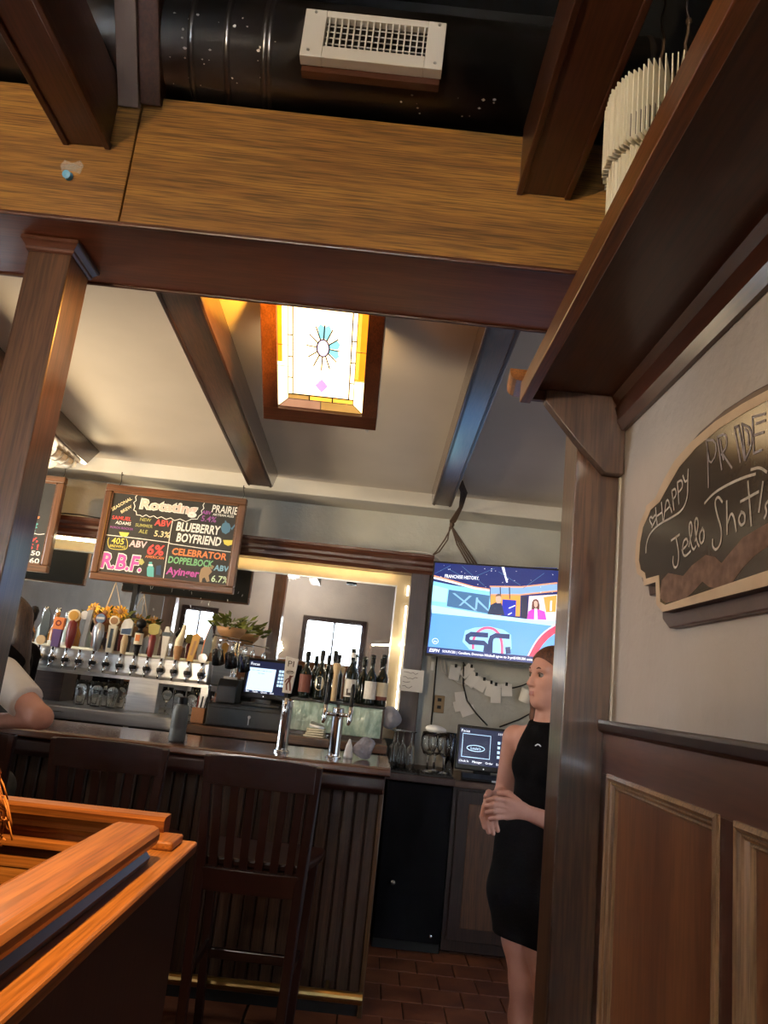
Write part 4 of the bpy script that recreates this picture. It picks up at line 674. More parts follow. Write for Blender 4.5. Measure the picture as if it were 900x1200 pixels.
fr = thing('bar_cooler', 'black back bar cooler with a round knob, between the bar end and the wooden cabinet', 'cooler', (.38, 5.1, 0))
box('cabinet', M['fridge'], (.175, .565, 4.85, 5.45, .0, .925), fr, bev=.004)
box('door', M['fridge'], (.178, .562, 4.81, 4.848, .06, .915), fr, bev=.005)
MB().lathe([(.006, 0), (.007, .012), (.013, .020), (.012, .028), (0, .031)], (.262, 4.81, .365), 12, (0, -1, 0)).build('knob', M['silver'], fr, smooth=True)
box('kick_plate', M['black_matte'], (.18, .56, 4.84, 4.86, .005, .055), fr)
MB().lathe([(.008, 0), (.008, .008), (0, .010)], (.505, 4.81, .10), 10, (0, -1, 0)).build('lock', M['chrome'], fr)
tag(box('cooler_top', DRK['X'], (.150, .570, 4.775, 5.46, .925, .965), bev=.004), 'dark wooden slab on top of the black cooler, holding the stemware mats', 'worktop')
cb = thing('wood_cabinet', 'dark wood cabinet under the order screen, behind the woman in black', 'cabinet', (1.2, 5.1, 0))
box('body', DRK['Z'], (.572, 2.6, 4.86, 5.46, .02, .915), cb)
box('top', BRN['X'], (.570, 2.62, 4.82, 5.46, .917, .955), cb, bev=.004)
for a, b in ((.60, 1.22), (1.24, 1.86), (1.88, 2.5)):
    d = box('door', DRK['Z'], (a, b, 4.838, 4.858, .08, .90), cb, bev=.003); box('panel', BRN['Z'], (a + .07, b - .07, 4.832, 4.842, .15, .83), d, bev=.004)
    MB().ball((b - .03, 4.826, .6), .012, 10).build('knob', M['brass'], d, smooth=True)
for i, (a, b) in enumerate(((.165, .345), (.355, .560))):
    t = tag(box('bar_mat', M['black_matte'], (a, b, 4.80, 5.02, .965, .975), bev=.003), ('ribbed black bar mat under the upturned champagne flutes', 'ribbed black bar mat under the upturned round goblets')[i], 'mat', 'black mats on the cooler top'); 
    for k in range(8):
        x = a + .012 + k * (b - a - .024) / 7; MB().box(x - .003, x + .003, 4.805, 5.015, .975, .979).build('rib', M['black_matte'], t)

# mirror niche with frame and light strips
mr = thing('back_bar_mirror', 'wide back bar mirror in a dark wood frame with crown moulding and lit edges', 'mirror', (-1.4, 5.44, 1.1))
tag(box('mirror_glass', M['mirror'], (-3.3, .118, 5.430, 5.436, 1.115, 2.150), mr), 'mirror glass')
box('backing', M['black_matte'], (-3.3, .20, 5.437, 5.499, 1.14, 2.26), mr)
for z0 in (2.148,): box('glass_bead', M['silver'], (-3.3, .122, 5.424, 5.432, z0, z0 + .010), mr)
m = MB(); rnd = random.Random(31)
for k in range(34):
    x, z, L = rnd.uniform(-1.70, -.95), rnd.triangular(1.5, 2.1, 1.95), rnd.uniform(.006, .03); a = rnd.uniform(1.2, 1.9); ribbon(m, [(x, z), (x + L * math.cos(a), z + L * math.sin(a))], .003, V3((0, 5.4295, 0)), V3((1, 0, 0)), V3((0, 0, 1)), V3((0, -1, 0)))
tag(m.build('glass_scratches', M['silver'], mr), 'pale splashes and scratches on the mirror', kind='stuff')
box('glass_bead', M['silver'], (.114, .124, 5.424, 5.432, 1.115, 2.158), mr)
tag(MB().box(.124, .215, 5.425, 5.436, 1.115, 2.25).build('reveal_side', M['beige'], mr), 'beige reveal lit by the strip')
tag(MB().box(-3.3, .124, 5.425, 5.436, 2.158, 2.25).build('reveal_top', M['beige'], mr), 'golden lit reveal under the crown')
tag(box('stile', DRK['Z'], (.215, .342, 5.30, 5.50, .965, 2.24), mr, bev=.004), 'dark oak side of the mirror frame')
box('mullion', M['black'], (-1.712, -1.682, 5.40, 5.428, 1.115, 2.15), mr)
cp = [(5.50, 2.236), (5.30, 2.236), (5.295, 2.250), (5.285, 2.262), (5.285, 2.285), (5.265, 2.300), (5.262, 2.318), (5.240, 2.335), (5.232, 2.350), (5.232, 2.368), (5.50, 2.368)]
MB().prism([(-3.3, y, z) for y, z in cp], (3.655, 0, 0)).build('crown_moulding', RED['X'], mr)
tag(box('light_strip', M['led_w'], (.196, .206, 5.395, 5.401, 1.25, 2.02), mr), 'white light strip behind the frame side'); tag(box('light_strip', M['led_w'], (.196, .206, 5.395, 5.401, 2.09, 2.16), mr), 'short upper piece of the light strip')
tag(MB().tube([(-3.25, 5.315, 2.222), (-1.60, 5.315, 2.222)], .012, 10).build('light_tube', M['led'], mr, smooth=True), 'warm light tube under the crown')
tag(MB().tube([(-1.55, 5.40, 2.244), (.11, 5.40, 2.244)], .004, 8).build('light_strip', M['led'], mr), 'warm light strip hidden above the reveal')
area('mirror_strip_glow', (-.70, 5.38, 2.235), (-.70, 5.44, 2.10), 1.6, .01, 2.0, (1.0, .72, .34))
area('side_strip_glow', (.205, 5.40, 1.75), (.10, 5.45, 1.75), 1.0, .01, 1.6, (1.0, .88, .62))
pn_ = tag(box('taped_note', M['paper'], (.205, .362, 5.292, 5.296, 1.44, 1.585)), 'white handwritten note taped to the dark mirror frame', 'note')
m = MB(); rnd = random.Random(11)
for k in range(4):
    z = 1.56 - k * .03; pts = [(.225 + q * .016, z + rnd.uniform(-.008, .008)) for q in range(rnd.randint(4, 8))]; ribbon(m, pts, .003, V3((0, 5.2915, 0)), V3((1, 0, 0)), V3((0, 0, 1)), V3((0, -1, 0)))
m.build('handwriting', M['ink'], pn_)

# ------------------------------------------------------------------ tap tower
tw = thing('tap_tower', 'long stainless draft tower with a row of mismatched tap handles, before the mirror', 'beer tap', (-1.55, 5.0, 1.14))
MB().prism([(-2.20, 4.965, 1.342), (-2.20, 4.950, 1.360), (-2.20, 4.955, 1.476), (-2.20, 4.985, 1.492), (-2.20, 5.08, 1.492), (-2.20, 5.08, 1.342)], (1.19, 0, 0)).build('trunk', M['steel'], tw, bev=.006)
box('pedestal', M['steel'], (-1.502, -1.312, 4.99, 5.08, 1.137, 1.345), tw, bev=.004)
for x in (-2.17, -1.05): box('pedestal', M['steel'], (x, x + .05, 5.0, 5.07, 1.137, 1.345), tw, bev=.004)
tag(box('drip_ledge', M['steel'], (-2.2, -1.0, 4.955, 4.985, 1.325, 1.345), tw), 'lower lip of the tower')
HN = []
def handle_parts(i, x, fa):
    y = 4.925; z0 = 1.475
    def P(mb, nm, m, lab=None, sm=False):
        o = mb.build('tap_handle', m, fa, smooth=sm); 
        if lab: o['label'] = lab
    rv = lambda prof: MB().lathe(prof, (x, y, z0), 12)
    def slab(pts, th, mm, lab=None, dy=0, dx=0, dz=0): P(MB().prism([(x + a + dx, y - th / 2 + dy, z0 + b + dz) for a, b in pts], (0, th, 0)), 'tap_handle', mm, lab)
    disc = lambda zz, r, mm, lab, dy=-.022, dx=0: P(MB().lathe([(0, -.008), (r * .8, -.008), (r, -.005), (r, .005), (0, .006)], (x + dx, y + dy, z0 + zz), 16, (0, -1, 0)), 'tap_handle', mm, lab)
    rect = lambda w0, w1, a, b: [(-w0, a), (w0, a), (w1, b), (-w1, b)]
    if i == 0: P(rv([(.012, 0), (.02, .02), (.026, .05), (.026, .07), (.012, .09), (.013, .14), (.022, .16), (.026, .19), (.03, .21), (.018, .235), (0, .24)]), '', M['black'], 'black twisted bottle shaped handle', True)
    elif i == 1: slab([(-.018, .03), (.018, .03), (.028, .12), (.022, .20), (0, .235), (-.022, .20), (-.028, .12)], .016, M['slate'], 'slate grey board shaped handle'); disc(.035, .029, M['woodlt'], 'pale wooden disc at its foot')
    elif i == 2: slab(rect(.024, .028, .0, .11), .03, M['purple'], 'purple lower half'); slab(rect(.032, .032, .11, .185), .03, M['orange'], 'orange square top with a wheel emblem'); P(MB().lathe([(.010, -.001), (.019, -.001), (.019, 0), (.010, 0)], (x, y - .0155, z0 + .148), 14, (0, -1, 0)), '', M['darkred'])
    elif i == 3: P(rv([(.014, 0), (.024, .03), (.03, .10), (.026, .16), (.012, .18)]), '', M['darkred'], 'dark red body', True); disc(.205, .040, M['cream'], 'round cream badge on the dark red handle', -.005); disc(.205, .030, M['gold'], None, -.010)
    elif i == 4: P(MB().prism([(x - .014, y - .012, z0 + .02), (x + .014, y - .012, z0 + .02), (x + .030, y - .012, z0 + .25), (x - .002, y - .012, z0 + .25)], (0, .024, 0)), '', M['silver'], 'tall grey fluted handle leaning right'); disc(.215, .027, M['label_w'], 'small round badge beside it', 0, -.022)
    elif i == 5: P(rv([(.012, 0), (.022, .02), (.026, .07), (.034, .12), (.028, .16), (.014, .18)]), '', M['silver'], 'silver patterned body', True); disc(.205, .037, M['darkred'], 'round red and blue badge', -.004); disc(.205, .030, M['blue'], None, -.009); slab(rect(.026, .026, .200, .214), .004, M['label_w'], None, -.020)
    elif i == 6: slab(rect(.020, .026, .0, .17), .03, M['label_c'], 'pale handle with upright lettering'); disc(.20, .032, M['cream'], 'round wreath badge on the pale handle', -.002); disc(.20, .022, M['tan'], None, -.008); slab(rect(.010, .010, .03, .15), .002, M['slate'], None, -.017)
    elif i == 7: P(rv([(.016, 0), (.019, .03), (.022, .08), (.016, .115), (.010, .125)]), '', M['woodlt'], 'turned pale wood handle', True); slab([(-.032, .12), (.034, .12), (.038, .20), (.012, .225), (-.02, .215), (-.034, .18)], .022, M['label_w'], 'blue and white mountain plaque'); slab([(-.028, .125), (.03, .125), (.034, .165), (-.028, .155)], .002, M['navy'], None, -.0125)
    elif i == 8: P(rv([(.012, 0), (.018, .05), (.02, .06), (.026, .065), (.026, .15), (.014, .155), (.016, .17)]), '', M['black'], 'black handle with a ball top', True); P(MB().lathe([(.027, .07), (.027, .14)], (x, y, z0), 14), '', M['label_c'], 'pale label with an orange block'); slab(rect(.014, .014, .09, .13), .002, M['orange'], None, -.0285); P(MB().ball((x, y, z0 + .20), (.034, .03, .032), 12), '', M['black'], None, True)
    elif i == 9: P(rv([(.014, 0), (.02, .03), (.024, .12), (.016, .14)]), '', M['darkred'], 'dark red body', True); slab([(-.03, .15), (0, .132), (.034, .15), (.036, .20), (.0, .212), (-.034, .20)], .022, M['olive'], 'olive gold shield top')
    elif i == 10: slab(rect(.012, .022, .0, .14), .026, M['label_w'], 'white tapered handle'); slab(rect(.026, .026, .14, .165), .03, M['slate'], 'dark blue collar'); slab([(-.018, .165), (.018, .165), (.008, .20), (-.010, .20)], .02, M['label_w'])
    elif i == 11: P(MB().tube([(x - .005, y, z0 + .0), (x - .006, y, z0 + .07), (x + .0, y, z0 + .12), (x + .014, y, z0 + .17), (x + .020, y, z0 + .225)], [.016, .022, .026, .017, .010], 10), '', M['cream'], 'cream carved bird-neck handle', True); P(rv([(.018, .0), (.026, .05), (.027, .085), (.02, .09)]), '', M['tan'], 'tan base', True)
    elif i == 12: P(MB().prism([(x - .022, y - .012, z0), (x + .016, y - .012, z0), (x + .044, y - .012, z0 + .16), (x + .02, y - .012, z0 + .178), (x - .004, y - .012, z0 + .165)], (0, .024, 0)), '', M['gold'], 'amber paddle handle leaning right'); P(MB().prism([(x - .004, y - .0125, z0 + .04), (x + .012, y - .0125, z0 + .04), (x + .026, y - .0125, z0 + .13), (x + .010, y - .0125, z0 + .13)], (0, -.001, 0)), '', M['tan'])
    else: slab([(-.022, .02), (.02, .01), (.034, .10), (.03, .20), (.016, .24), (-.008, .16)], .016, M['slate'], 'dark blue board handle with an orange edge'); slab([(-.026, .02), (-.020, .02), (-.006, .16), (.014, .24), (.008, .235), (-.014, .15)], .018, M['orange'], 'orange edge'); disc(.03, .028, M['silver'], 'round disc at its foot', -.016, -.006)
for i in range(14):
    x = -2.155 + i * .0852
    f = MB(); f.lathe([(.024, 0), (.024, .008), (.016, .012), (.016, .035)], (x, 4.955, 1.405), 12, (0, -1, 0)); f.lathe([(.017, -.026), (.020, -.01), (.018, .014), (.010, .026), (.010, .065), (.014, .070)], (x, 4.915, 1.408), 12)
    fa = tag(f.build('faucet', M['black'] if i < 0 else M['chrome'], tw, smooth=True), None)
    MB().lathe([(.021, -.012), (.023, 0), (.021, .012)], (x, 4.915, 1.405), 12).build('collar', M['black'], fa, smooth=True)
    MB().tube([(x, 4.913, 1.392), (x - .002, 4.905, 1.372), (x - .004, 4.898, 1.350)], [.010, .008, .0075], 10).build('spout', M['chrome'], fa, smooth=True)
    handle_parts(i, x + .004, fa)

# glasses on and under the counter
GP = [(.030, 0), (.036, .10), (.039, .145), (.0365, .145), (.034, .10), (.027, .008), (0, .008)]
def glass_proto(name, prof, n=16, mt='glass'):
    t = MB().lathe(prof, (0, 0, 0), n).build(name, M[mt], smooth=True, local=True); return t
def place(proto, first, pts, labels, cat, group, rot=None):
    for i, p in enumerate(pts):
        o = proto if (first and i == 0) else copy_tree(proto); o.location = p
        if rot: o.rotation_euler = rot(i)
        tag(o, labels[i] if isinstance(labels, (list, tuple)) else labels, cat, group)
pg = glass_proto('pint_glass', [(.0, 0), (.030, 0), (.036, .10), (.040, .150), (.0375, .150), (.034, .10), (.027, .008), (0, .008)])
ordn = ['first', 'second', 'third', 'fourth', 'fifth', 'sixth', 'seventh', 'eighth']
place(pg, True, [(-1.84 + .086 * i, 5.12 - .0 * i, 1.139) for i in range(4)], [f'{ordn[i]} pint glass from the left, under the left half of the tap tower' for i in range(4)], 'glass', 'pint glasses under the taps, left of the pedestal')
place(pg, False, [(-1.215 + .086 * i, 5.16, 1.139) for i in range(3)], [f'{ordn[i]} pint glass to the right of the steel tap pedestal' for i in range(3)], 'glass', 'pint glasses right of the pedestal')
place(pg, False, [(-1.80 + .10 * i, 5.02, 1.139) for i in range(3)], [f'{ordn[i]} front-row pint glass left of the steel pedestal, below the spouts' for i in range(3)], 'glass', 'pint glasses under the taps, left of the pedestal')
wg = glass_proto('wine_glass', [(.0, 0), (.034, 0), (.034, .003), (.006, .008), (.0045, .07), (.02, .085), (.036, .12), (.034, .165), (.032, .165), (.034, .12), (.018, .088), (0, .082)])
place(wg, True, [(-1.26, 5.03, 1.139)], ['stemmed glass standing just right of the steel tap pedestal'], 'glass', None)
sg_ = glass_proto('rocks_glass', [(.0, 0), (.033, 0), (.037, .075), (.0345, .075), (.030, .010), (0, .010)], 12)
place(sg_, True, [(-1.39 + .076 * (i % 4), 4.945, .891) for i in range(4)], [f'{ordn[i]} short glass from the left on the shelf under the steel counter' for i in range(4)], 'glass', 'short glasses on the lower shelf')

# liquor bottles at the left, before the mirror
def bottle_prof(r, h, neck, nr): return [(0, 0), (r * .92, 0), (r, .01), (r, h * neck), (r * .75, h * (neck + .06)), (nr, h * (neck + .16)), (nr, h * .93), (nr * 1.25, h * .935), (nr * 1.25, h), (0, h)]
lg = 'liquor bottles left of the taps'; rnd = random.Random(21)
box_ = tag(box('bottle_step', DRK['X'], (-2.95, -1.98, 5.16, 5.40, 1.138, 1.385), bev=.004), 'dark wooden step holding the liquor bottles behind the left taps', 'shelf')
for i in range(8):
    mtl = ('amber', 'clear_liq', 'amber', 'clear_liq', 'amber', 'clear_liq', 'amber', 'clear_liq')[i]; x = -2.62 + i * .082
    t = thing('liquor_bottle', f'{ordn[i]} liquor bottle from the left, {"amber" if mtl == "amber" else "clear"}, in the row behind the left taps', 'bottle', (x, 5.24, 1.385), lg)
    h = rnd.uniform(.28, .33); r = .034
    MB().lathe(bottle_prof(r, h, .62, .012), (x, 5.24, 1.385), 14).build('body', M[mtl], t, smooth=True); MB().lathe([(.016, 0), (.016, .03), (0, .032)], (x, 5.24, 1.385 + h), 10).build('cap', M['chrome'], t, smooth=True)
    MB().lathe([(r + .0008, .05), (r + .0008, .13)], (x, 5.24, 1.385), 12, a0=PI * 1.08, a1=PI * 1.92).build('label', M['label_w'] if i % 2 else M['label_c'], t, smooth=True)

# hanging baskets of flowers
def basket(cx, cy, z, flowers, label, top):
    t = thing('hanging_basket', label, 'plant', (cx, cy, z)); MB().lathe([(0, -.06), (.05, -.055), (.09, -.01), (.10, .02), (.09, .02), (.04, -.04), (0, -.045)], (cx, cy, z), 16).build('bowl', M['tan'], t, smooth=True)
    for k in range(3 if top else 0): a = 2 * PI * k / 3 + .4; MB().tube([(cx + .09 * math.cos(a), cy + .09 * math.sin(a), z + .02), (cx, cy, top)], .0025, 6).build('cord', M['woodlt'], t)
    rnd = random.Random(int(cx * 100)); m = MB()
    for k in range(70 if not flowers else 46):
        a = rnd.uniform(0, 2 * PI); rr = rnd.uniform(.02, .13); c = Vector((cx + rr * math.cos(a), cy + rr * math.sin(a), z + .02 + rnd.uniform(0, .07) - rr * .15)); d = Vector((math.cos(a), math.sin(a), rnd.uniform(-.1, .9))).normalized(); q = d.orthogonal().normalized(); L = rnd.uniform(.05, .09)
        m.add([c, c + d * L * .5 + q * .014, c + d * L, c + d * L * .5 - q * .014], [(0, 1, 2, 3)])
    tag(m.build('foliage', M['leaf'], t), None, kind='stuff')
    for k in range(flowers):
        a = 2 * PI * k / max(flowers, 1) + .6; c = Vector((cx + .10 * math.cos(a), cy + .07 * math.sin(a) - .05, z + .055 + .02 * (k % 2))); f = MB(); nrm = Vector((math.cos(a) * .35, -1, .35)).normalized(); e1 = nrm.orthogonal().normalized(); e2 = nrm.cross(e1)
        for j in range(11):
            b = 2 * PI * j / 11; d = e1 * math.cos(b) + e2 * math.sin(b); w = nrm.cross(d); f.add([c + d * .012, c + d * .034 + w * .009 + nrm * .004, c + d * .052 - nrm * .004, c + d * .034 - w * .009 + nrm * .004], [(0, 1, 2, 3)])
        fo = tag(f.build('sunflower', M['petal'], t), 'yellow sunflower head'); MB().lathe([(0, .010), (.012, .008), (.017, 0)], c, 10, nrm).build('flower_centre', M['tan'], fo)
basket(-1.735, 5.10, 1.665, 6, 'hanging basket of yellow sunflowers below the rotating-taps chalkboard', 1.934)
basket(-.935, 5.12, 1.70, 0, 'green leafy plant in a bowl on the chrome rack above the register', None)
# hanging mugs
hk_ = thing('mug_rack', 'slim chrome rack on the back counter holding the plant and the glass mugs', 'rack', (-.935, 5.22, 1.113))
MB().tube([(-.935, 5.36, 1.113), (-.935, 5.36, 1.64)], .008, 8).build('upright', M['chrome'], hk_, smooth=True); MB().tube([(-1.03, 5.02, 1.66), (-.77, 5.02, 1.64)], .004, 6).build('rail', M['chrome'], hk_); MB().tube([(-.935, 5.36, 1.63), (-.935, 5.02, 1.65)], .005, 6).build('arm', M['chrome'], hk_); MB().lathe([(0, 0), (.07, 0), (.07, .006), (0, .006)], (-.935, 5.14, 1.632), 16).build('tray', M['chrome'], hk_)
for i in range(3):
    x = -.985 + i * .085; t = thing('glass_mug', f'{ordn[i]} clear glass mug from the left hanging beside the last tap handle', 'mug', (x, 5.02, 1.58), 'glass mugs on the hanging rail')
    MB().lathe([(0, 0), (.036, 0), (.040, .09), (.037, .09), (.033, .008), (0, .008)], (x, 5.02, 1.565 - i * .012), 14, (.25, -.35, -1)).build('cup', M['glass'], t, smooth=True)
    MB().tube([(x + .004, 5.02, 1.56 - i * .012), (x + .0, 5.02, 1.605 - i * .012), (x + .015, 5.0, 1.625 - i * .012), (x + .02, 4.97, 1.60 - i * .012), (x + .015, 4.985, 1.545 - i * .012)], .005, 6).build('handle', M['glass'], t, smooth=True)

# ------------------------------------------------------------------ register, order screens
rg = thing('cash_register', 'black cash drawer with a small key on the back counter, below the lit order screen', 'cash register', (-.73, 5.05, 1.112))
box('drawer_box', M['black'], (-.965, -.50, 4.86, 5.30, 1.114, 1.245), rg, bev=.005); box('drawer_front', M['black'], (-.955, -.51, 4.848, 4.862, 1.122, 1.226), rg, bev=.004)
kx = MB(); kx.lathe([(.010, 0), (.010, .006), (0, .008)], (-.70, 4.848, 1.185), 10, (0, -1, 0)); kx.box(-.702, -.698, 4.822, 4.842, 1.140, 1.192); tag(kx.build('key', M['silver'], rg), 'key in the drawer lock')
def monitor(name, c, w, h, tilt, yaw, label, m_stand, build_ui):
    cx, cy, z = c; t = thing(name, label, 'screen', (cx, cy, z)); Rm = Matrix.Rotation(yaw, 3, 'Z') @ Matrix.Rotation(tilt, 3, 'X'); Q = lambda p: Vector(c) + Rm @ Vector(p)
    def bx(x0, x1, y0, y1, z0, z1): 
        return MB().add([Q((x, y, zz)) for x in (x0, x1) for y in (y0, y1) for zz in (z0, z1)], [(0, 1, 3, 2), (4, 6, 7, 5), (0, 4, 5, 1), (2, 3, 7, 6), (0, 2, 6, 4), (1, 5, 7, 3)])
    zb = .05; bx(-w / 2, w / 2, 0, .035, zb, zb + h).build('housing', M['black'], t, bev=.006)
    so = bx(-w / 2 + .018, w / 2 - .018, -.002, .0, zb + .032, zb + h - .018).build('screen', SM['posdark'], t)
    build_ui(so, Q(( -w / 2 + .018, -.0025, zb + .032)), Rm @ V3((1, 0, 0)), Rm @ V3((0, 0, 1)), Rm @ V3((0, -1, 0)), w - .036, h - .05)
    MB().ball(Q((0, -.001, zb + .014)), .004, 8).build('power_light', SM['white'], t)
    MB().prism([(cx - .05, cy + .03, z), (cx + .05, cy + .03, z), (cx + .05, cy + .10, z), (cx - .05, cy + .10, z)], (0, 0, .12)).build('neck', M['black'], t)
    MB().prism([(cx - .12, cy - .05, z), (cx + .12, cy - .05, z), (cx + .12, cy + .14, z), (cx - .12, cy + .14, z)], (0, 0, .02)).build('foot', M['black'], t, bev=.004)
    return t
def ui1(so, O, u, v, n, w, h):
    m = MB(); poly(m, [(.010, .015), (w * .70, .015), (w * .70, h * .78), (.010, h * .78)], O, u, v, n, .0006); m.build('window', mat('pos_window_glow', (0, 0, 0), .3, emit=(.50, .68, .90), es=1.5), so)
    for s, c, ww in (('Focus', (w * .16, h * .90), w * .22), ('Open a ticket to begin the order', (w * .35, h * .70), w * .5), ('No items', (w * .35, h * .62), w * .16), ('Bar    Table    Quick    Exit', (w * .4, .007), w * .7)): text(MB(), s, c, ww, O, u, v, n).build('lettering', SM['posdark'] if 'tick' in s or 'No ' in s else SM['white'], so)
    m = MB()
    for r in range(5):
        for q in range(3): a, b = w * (.78 + .065 * q), h * (.70 - .11 * r); poly(m, [(a, b), (a + .014, b), (a + .014, b + .016), (a, b + .016)], O, u, v, n, .0006)
    m.build('keypad', SM['pos'], so)
def ui2(so, O, u, v, n, w, h):
    m = MB(); rc = [(.02, .045), (w * .60, .045), (w * .60, h * .84), (.02, h * .84), (.02, .045)]; ribbon(m, rc, .004, O, u, v, n)
    el = [(w * .325 + .055 * math.cos(a), h * .46 + .018 * math.sin(a)) for a in [2 * PI * k / 24 for k in range(25)]]; ribbon(m, el, .004, O, u, v, n); text(m, "Louie's", (w * .325, h * .46), .062, O, u, v, n, height=.017, bold=.01); m.build('emblem', SM['pos'], so)
    for s, c, ww in (('Focus', (w * .11, h * .92), w * .16), ('5:53 PM', (w * .82, h * .92), w * .16), ('Clock In    Manager    Order    Exit', (w * .42, .018), w * .8)): text(MB(), s, c, ww, O, u, v, n).build('lettering', SM['white'], so)
    m = MB()
    for r in range(4):
        for q in range(3): a, b = w * (.74 + .075 * q), h * (.64 - .13 * r); poly(m, [(a, b), (a + .016, b), (a + .016, b + .016), (a, b + .016)], O, u, v, n, .0006)
    m.build('keypad', SM['pos'], so)
monitor('order_screen', (-.66, 5.02, 1.247), .30, .255, math.radians(-12), math.radians(-8), 'lit order screen on the cash drawer, left of the wine bottles', None, ui1)
monitor('order_screen', (.765, 5.00, .956), .36, .27, math.radians(-8), math.radians(-6), 'order screen with an oval emblem on the cabinet, beside the woman in black', None, ui2)
rp = thing('receipt_printer', 'small black receipt printer on the cash drawer, left of the lit screen', 'printer', (-.885, 5.10, 1.246)); MB().prism([(-.95, 5.0, 1.247), (-.95, 5.0, 1.35), (-.95, 5.05, 1.395), (-.95, 5.2, 1.395), (-.95, 5.2, 1.247)], (.125, 0, 0)).build('casing', M['black'], rp, bev=.006); box('paper_slot', M['paper'], (-.935, -.845, 5.08, 5.083, 1.39, 1.41), rp)
kb = thing('card_reader', 'black keypad base in front of the oval-emblem order screen', 'card reader', (.72, 4.9, .957)); MB().prism([(.62, 4.87, .957), (.62, 4.87, .972), (.62, 4.945, .995), (.62, 4.945, .957)], (.30, 0, 0)).build('casing', M['black'], kb, bev=.004); box('card_slot', M['silver'], (.80, .835, 4.865, 4.872, .962, .972), kb)
wb = thing('pen_block', 'small wooden block of pens beside the cash drawer', 'pen holder', (-1.02, 4.95, 1.112)); box('block', noisy('block_wood', (.22, .09, .03), (.30, .13, .05), 6, .5), (-1.065, -.985, 4.90, 4.98, 1.114, 1.205), wb, bev=.004)
for k, mm in enumerate(('darkred', 'black', 'black')): MB().tube([(-1.045 + k * .022, 4.94, 1.19), (-1.04 + k * .026, 4.935, 1.275)], .005, 6).build('pen', M[mm], wb)

# ------------------------------------------------------------------ wine bottles on the green glass unit
gu = thing('glass_bottle_stand', 'rippled green glass stand holding the wine bottles in front of the mirror', 'stand', (-.17, 5.05, 1.112))
box('shelf_top', M['black'], (-.475, .118, 4.93, 5.24, 1.316, 1.330), gu, bev=.002); box('base', DRK['X'], (-.475, .118, 4.95, 5.24, 1.113, 1.135), gu)
for i in range(2): tag(box('glass_panel', M['green_glass'], (-.46 + i * .288, -.182 + i * .288, 4.955, 4.985, 1.136, 1.315), gu, bev=.004), 'rippled pale green glass panel')
box('back_panel', M['slate'], (-.47, .11, 5.20, 5.23, 1.136, 1.315), gu)
for x in (-.472, -.178, .104): box('upright', DRK['Z'], (x, x + .012, 4.95, 4.99, 1.136, 1.315), gu)
wl = [(-.405, 5.02, 'label_r', .28, None, 'wine bottle with a maroon label, first from the left on the green glass stand'), (-.300, 5.02, 'label_c', .30, 'oval', 'wine bottle with an oval cream label, second on the green glass stand'), (-.205, 5.12, None, .31, None, 'plain dark wine bottle behind the beige one on the stand'), (-.085, 5.02, 'label_w', .335, 'face', 'white-capped wine bottle with a portrait on its white label'), (.010, 5.12, None, .29, None, 'plain dark bottle between the portrait and white-label bottles'),
      (.045 - .02, 5.0, 'label_w', .305, None, 'wine bottle with a plain white label, second from the right'), (.088, 5.03, 'label_c', .315, 'red', 'wine bottle with a cream and red label at the right end of the stand')]
wl = [(-.405,) + wl[0][1:], (-.312,) + wl[1][1:], (-.235, 5.12) + wl[2][2:], (-.118,) + wl[3][1:], (-.040, 5.12) + wl[4][2:], (.012, 5.0) + wl[5][2:], (.084,) + wl[6][1:]]
for x, y, lb, h, kind, lab in wl:
    t = thing('wine_bottle', lab, 'bottle', (x, y, 1.331), 'wine bottles on the green glass stand'); r = .037
    MB().lathe(bottle_prof(r, h, .56, .0135), (x, y, 1.331), 16).build('body', M['bottle_dark'], t, smooth=True)
    MB().lathe([(.0155, 0), (.0155, .05), (.0165, .055), (0, .057)], (x, y, 1.331 + h * .84), 10).build('cap', M['label_w'] if kind == 'face' else M['black'], t, smooth=True)
    if lb and kind != 'oval':
        l = MB().lathe([(r + .001, .035), (r + .001, .145)], (x, y, 1.331), 14, a0=PI * 1.03, a1=PI * 1.97).build('label', M[lb], t, smooth=True)
        if kind == 'red': MB().lathe([(r + .0015, .035), (r + .0015, .058)], (x, y, 1.331), 14, a0=PI * 1.03, a1=PI * 1.97).build('label_band', M['label_r'], l, smooth=True)
        if kind == 'face': 
            MB().lathe([(r + .0015, .045), (r + .0015, .085)], (x, y, 1.331), 8, a0=PI * 1.34, a1=PI * 1.66).build('portrait', M['ink'], l, smooth=True); MB().lathe([(r + .002, .062), (r + .002, .084)], (x, y, 1.331), 6, a0=PI * 1.43, a1=PI * 1.58).build('portrait_face', M['label_w'], l, smooth=True)
    if kind == 'oval':
        m = MB(); m.add([Vector((x + (r + .001) * math.sin(.85 * math.cos(a)), y - (r + .001) * math.cos(.85 * math.cos(a)), 1.331 + .10 + .045 * math.sin(a))) for a in [2 * PI * k / 18 for k in range(18)]], [tuple(range(18))]); m.build('label', M['label_c'], t)
tag(MB().lathe([(.018, 0), (.016, .17), (.024, .20), (.026, .23), (.010, .235), (0, .236)], (-.212, 4.99, 1.331), 10).build('muddler', M['woodlt'], smooth=True, loc=(-.212, 4.99, 1.331)), 'pale beige wooden paddle standing among the wine bottles', 'muddler')

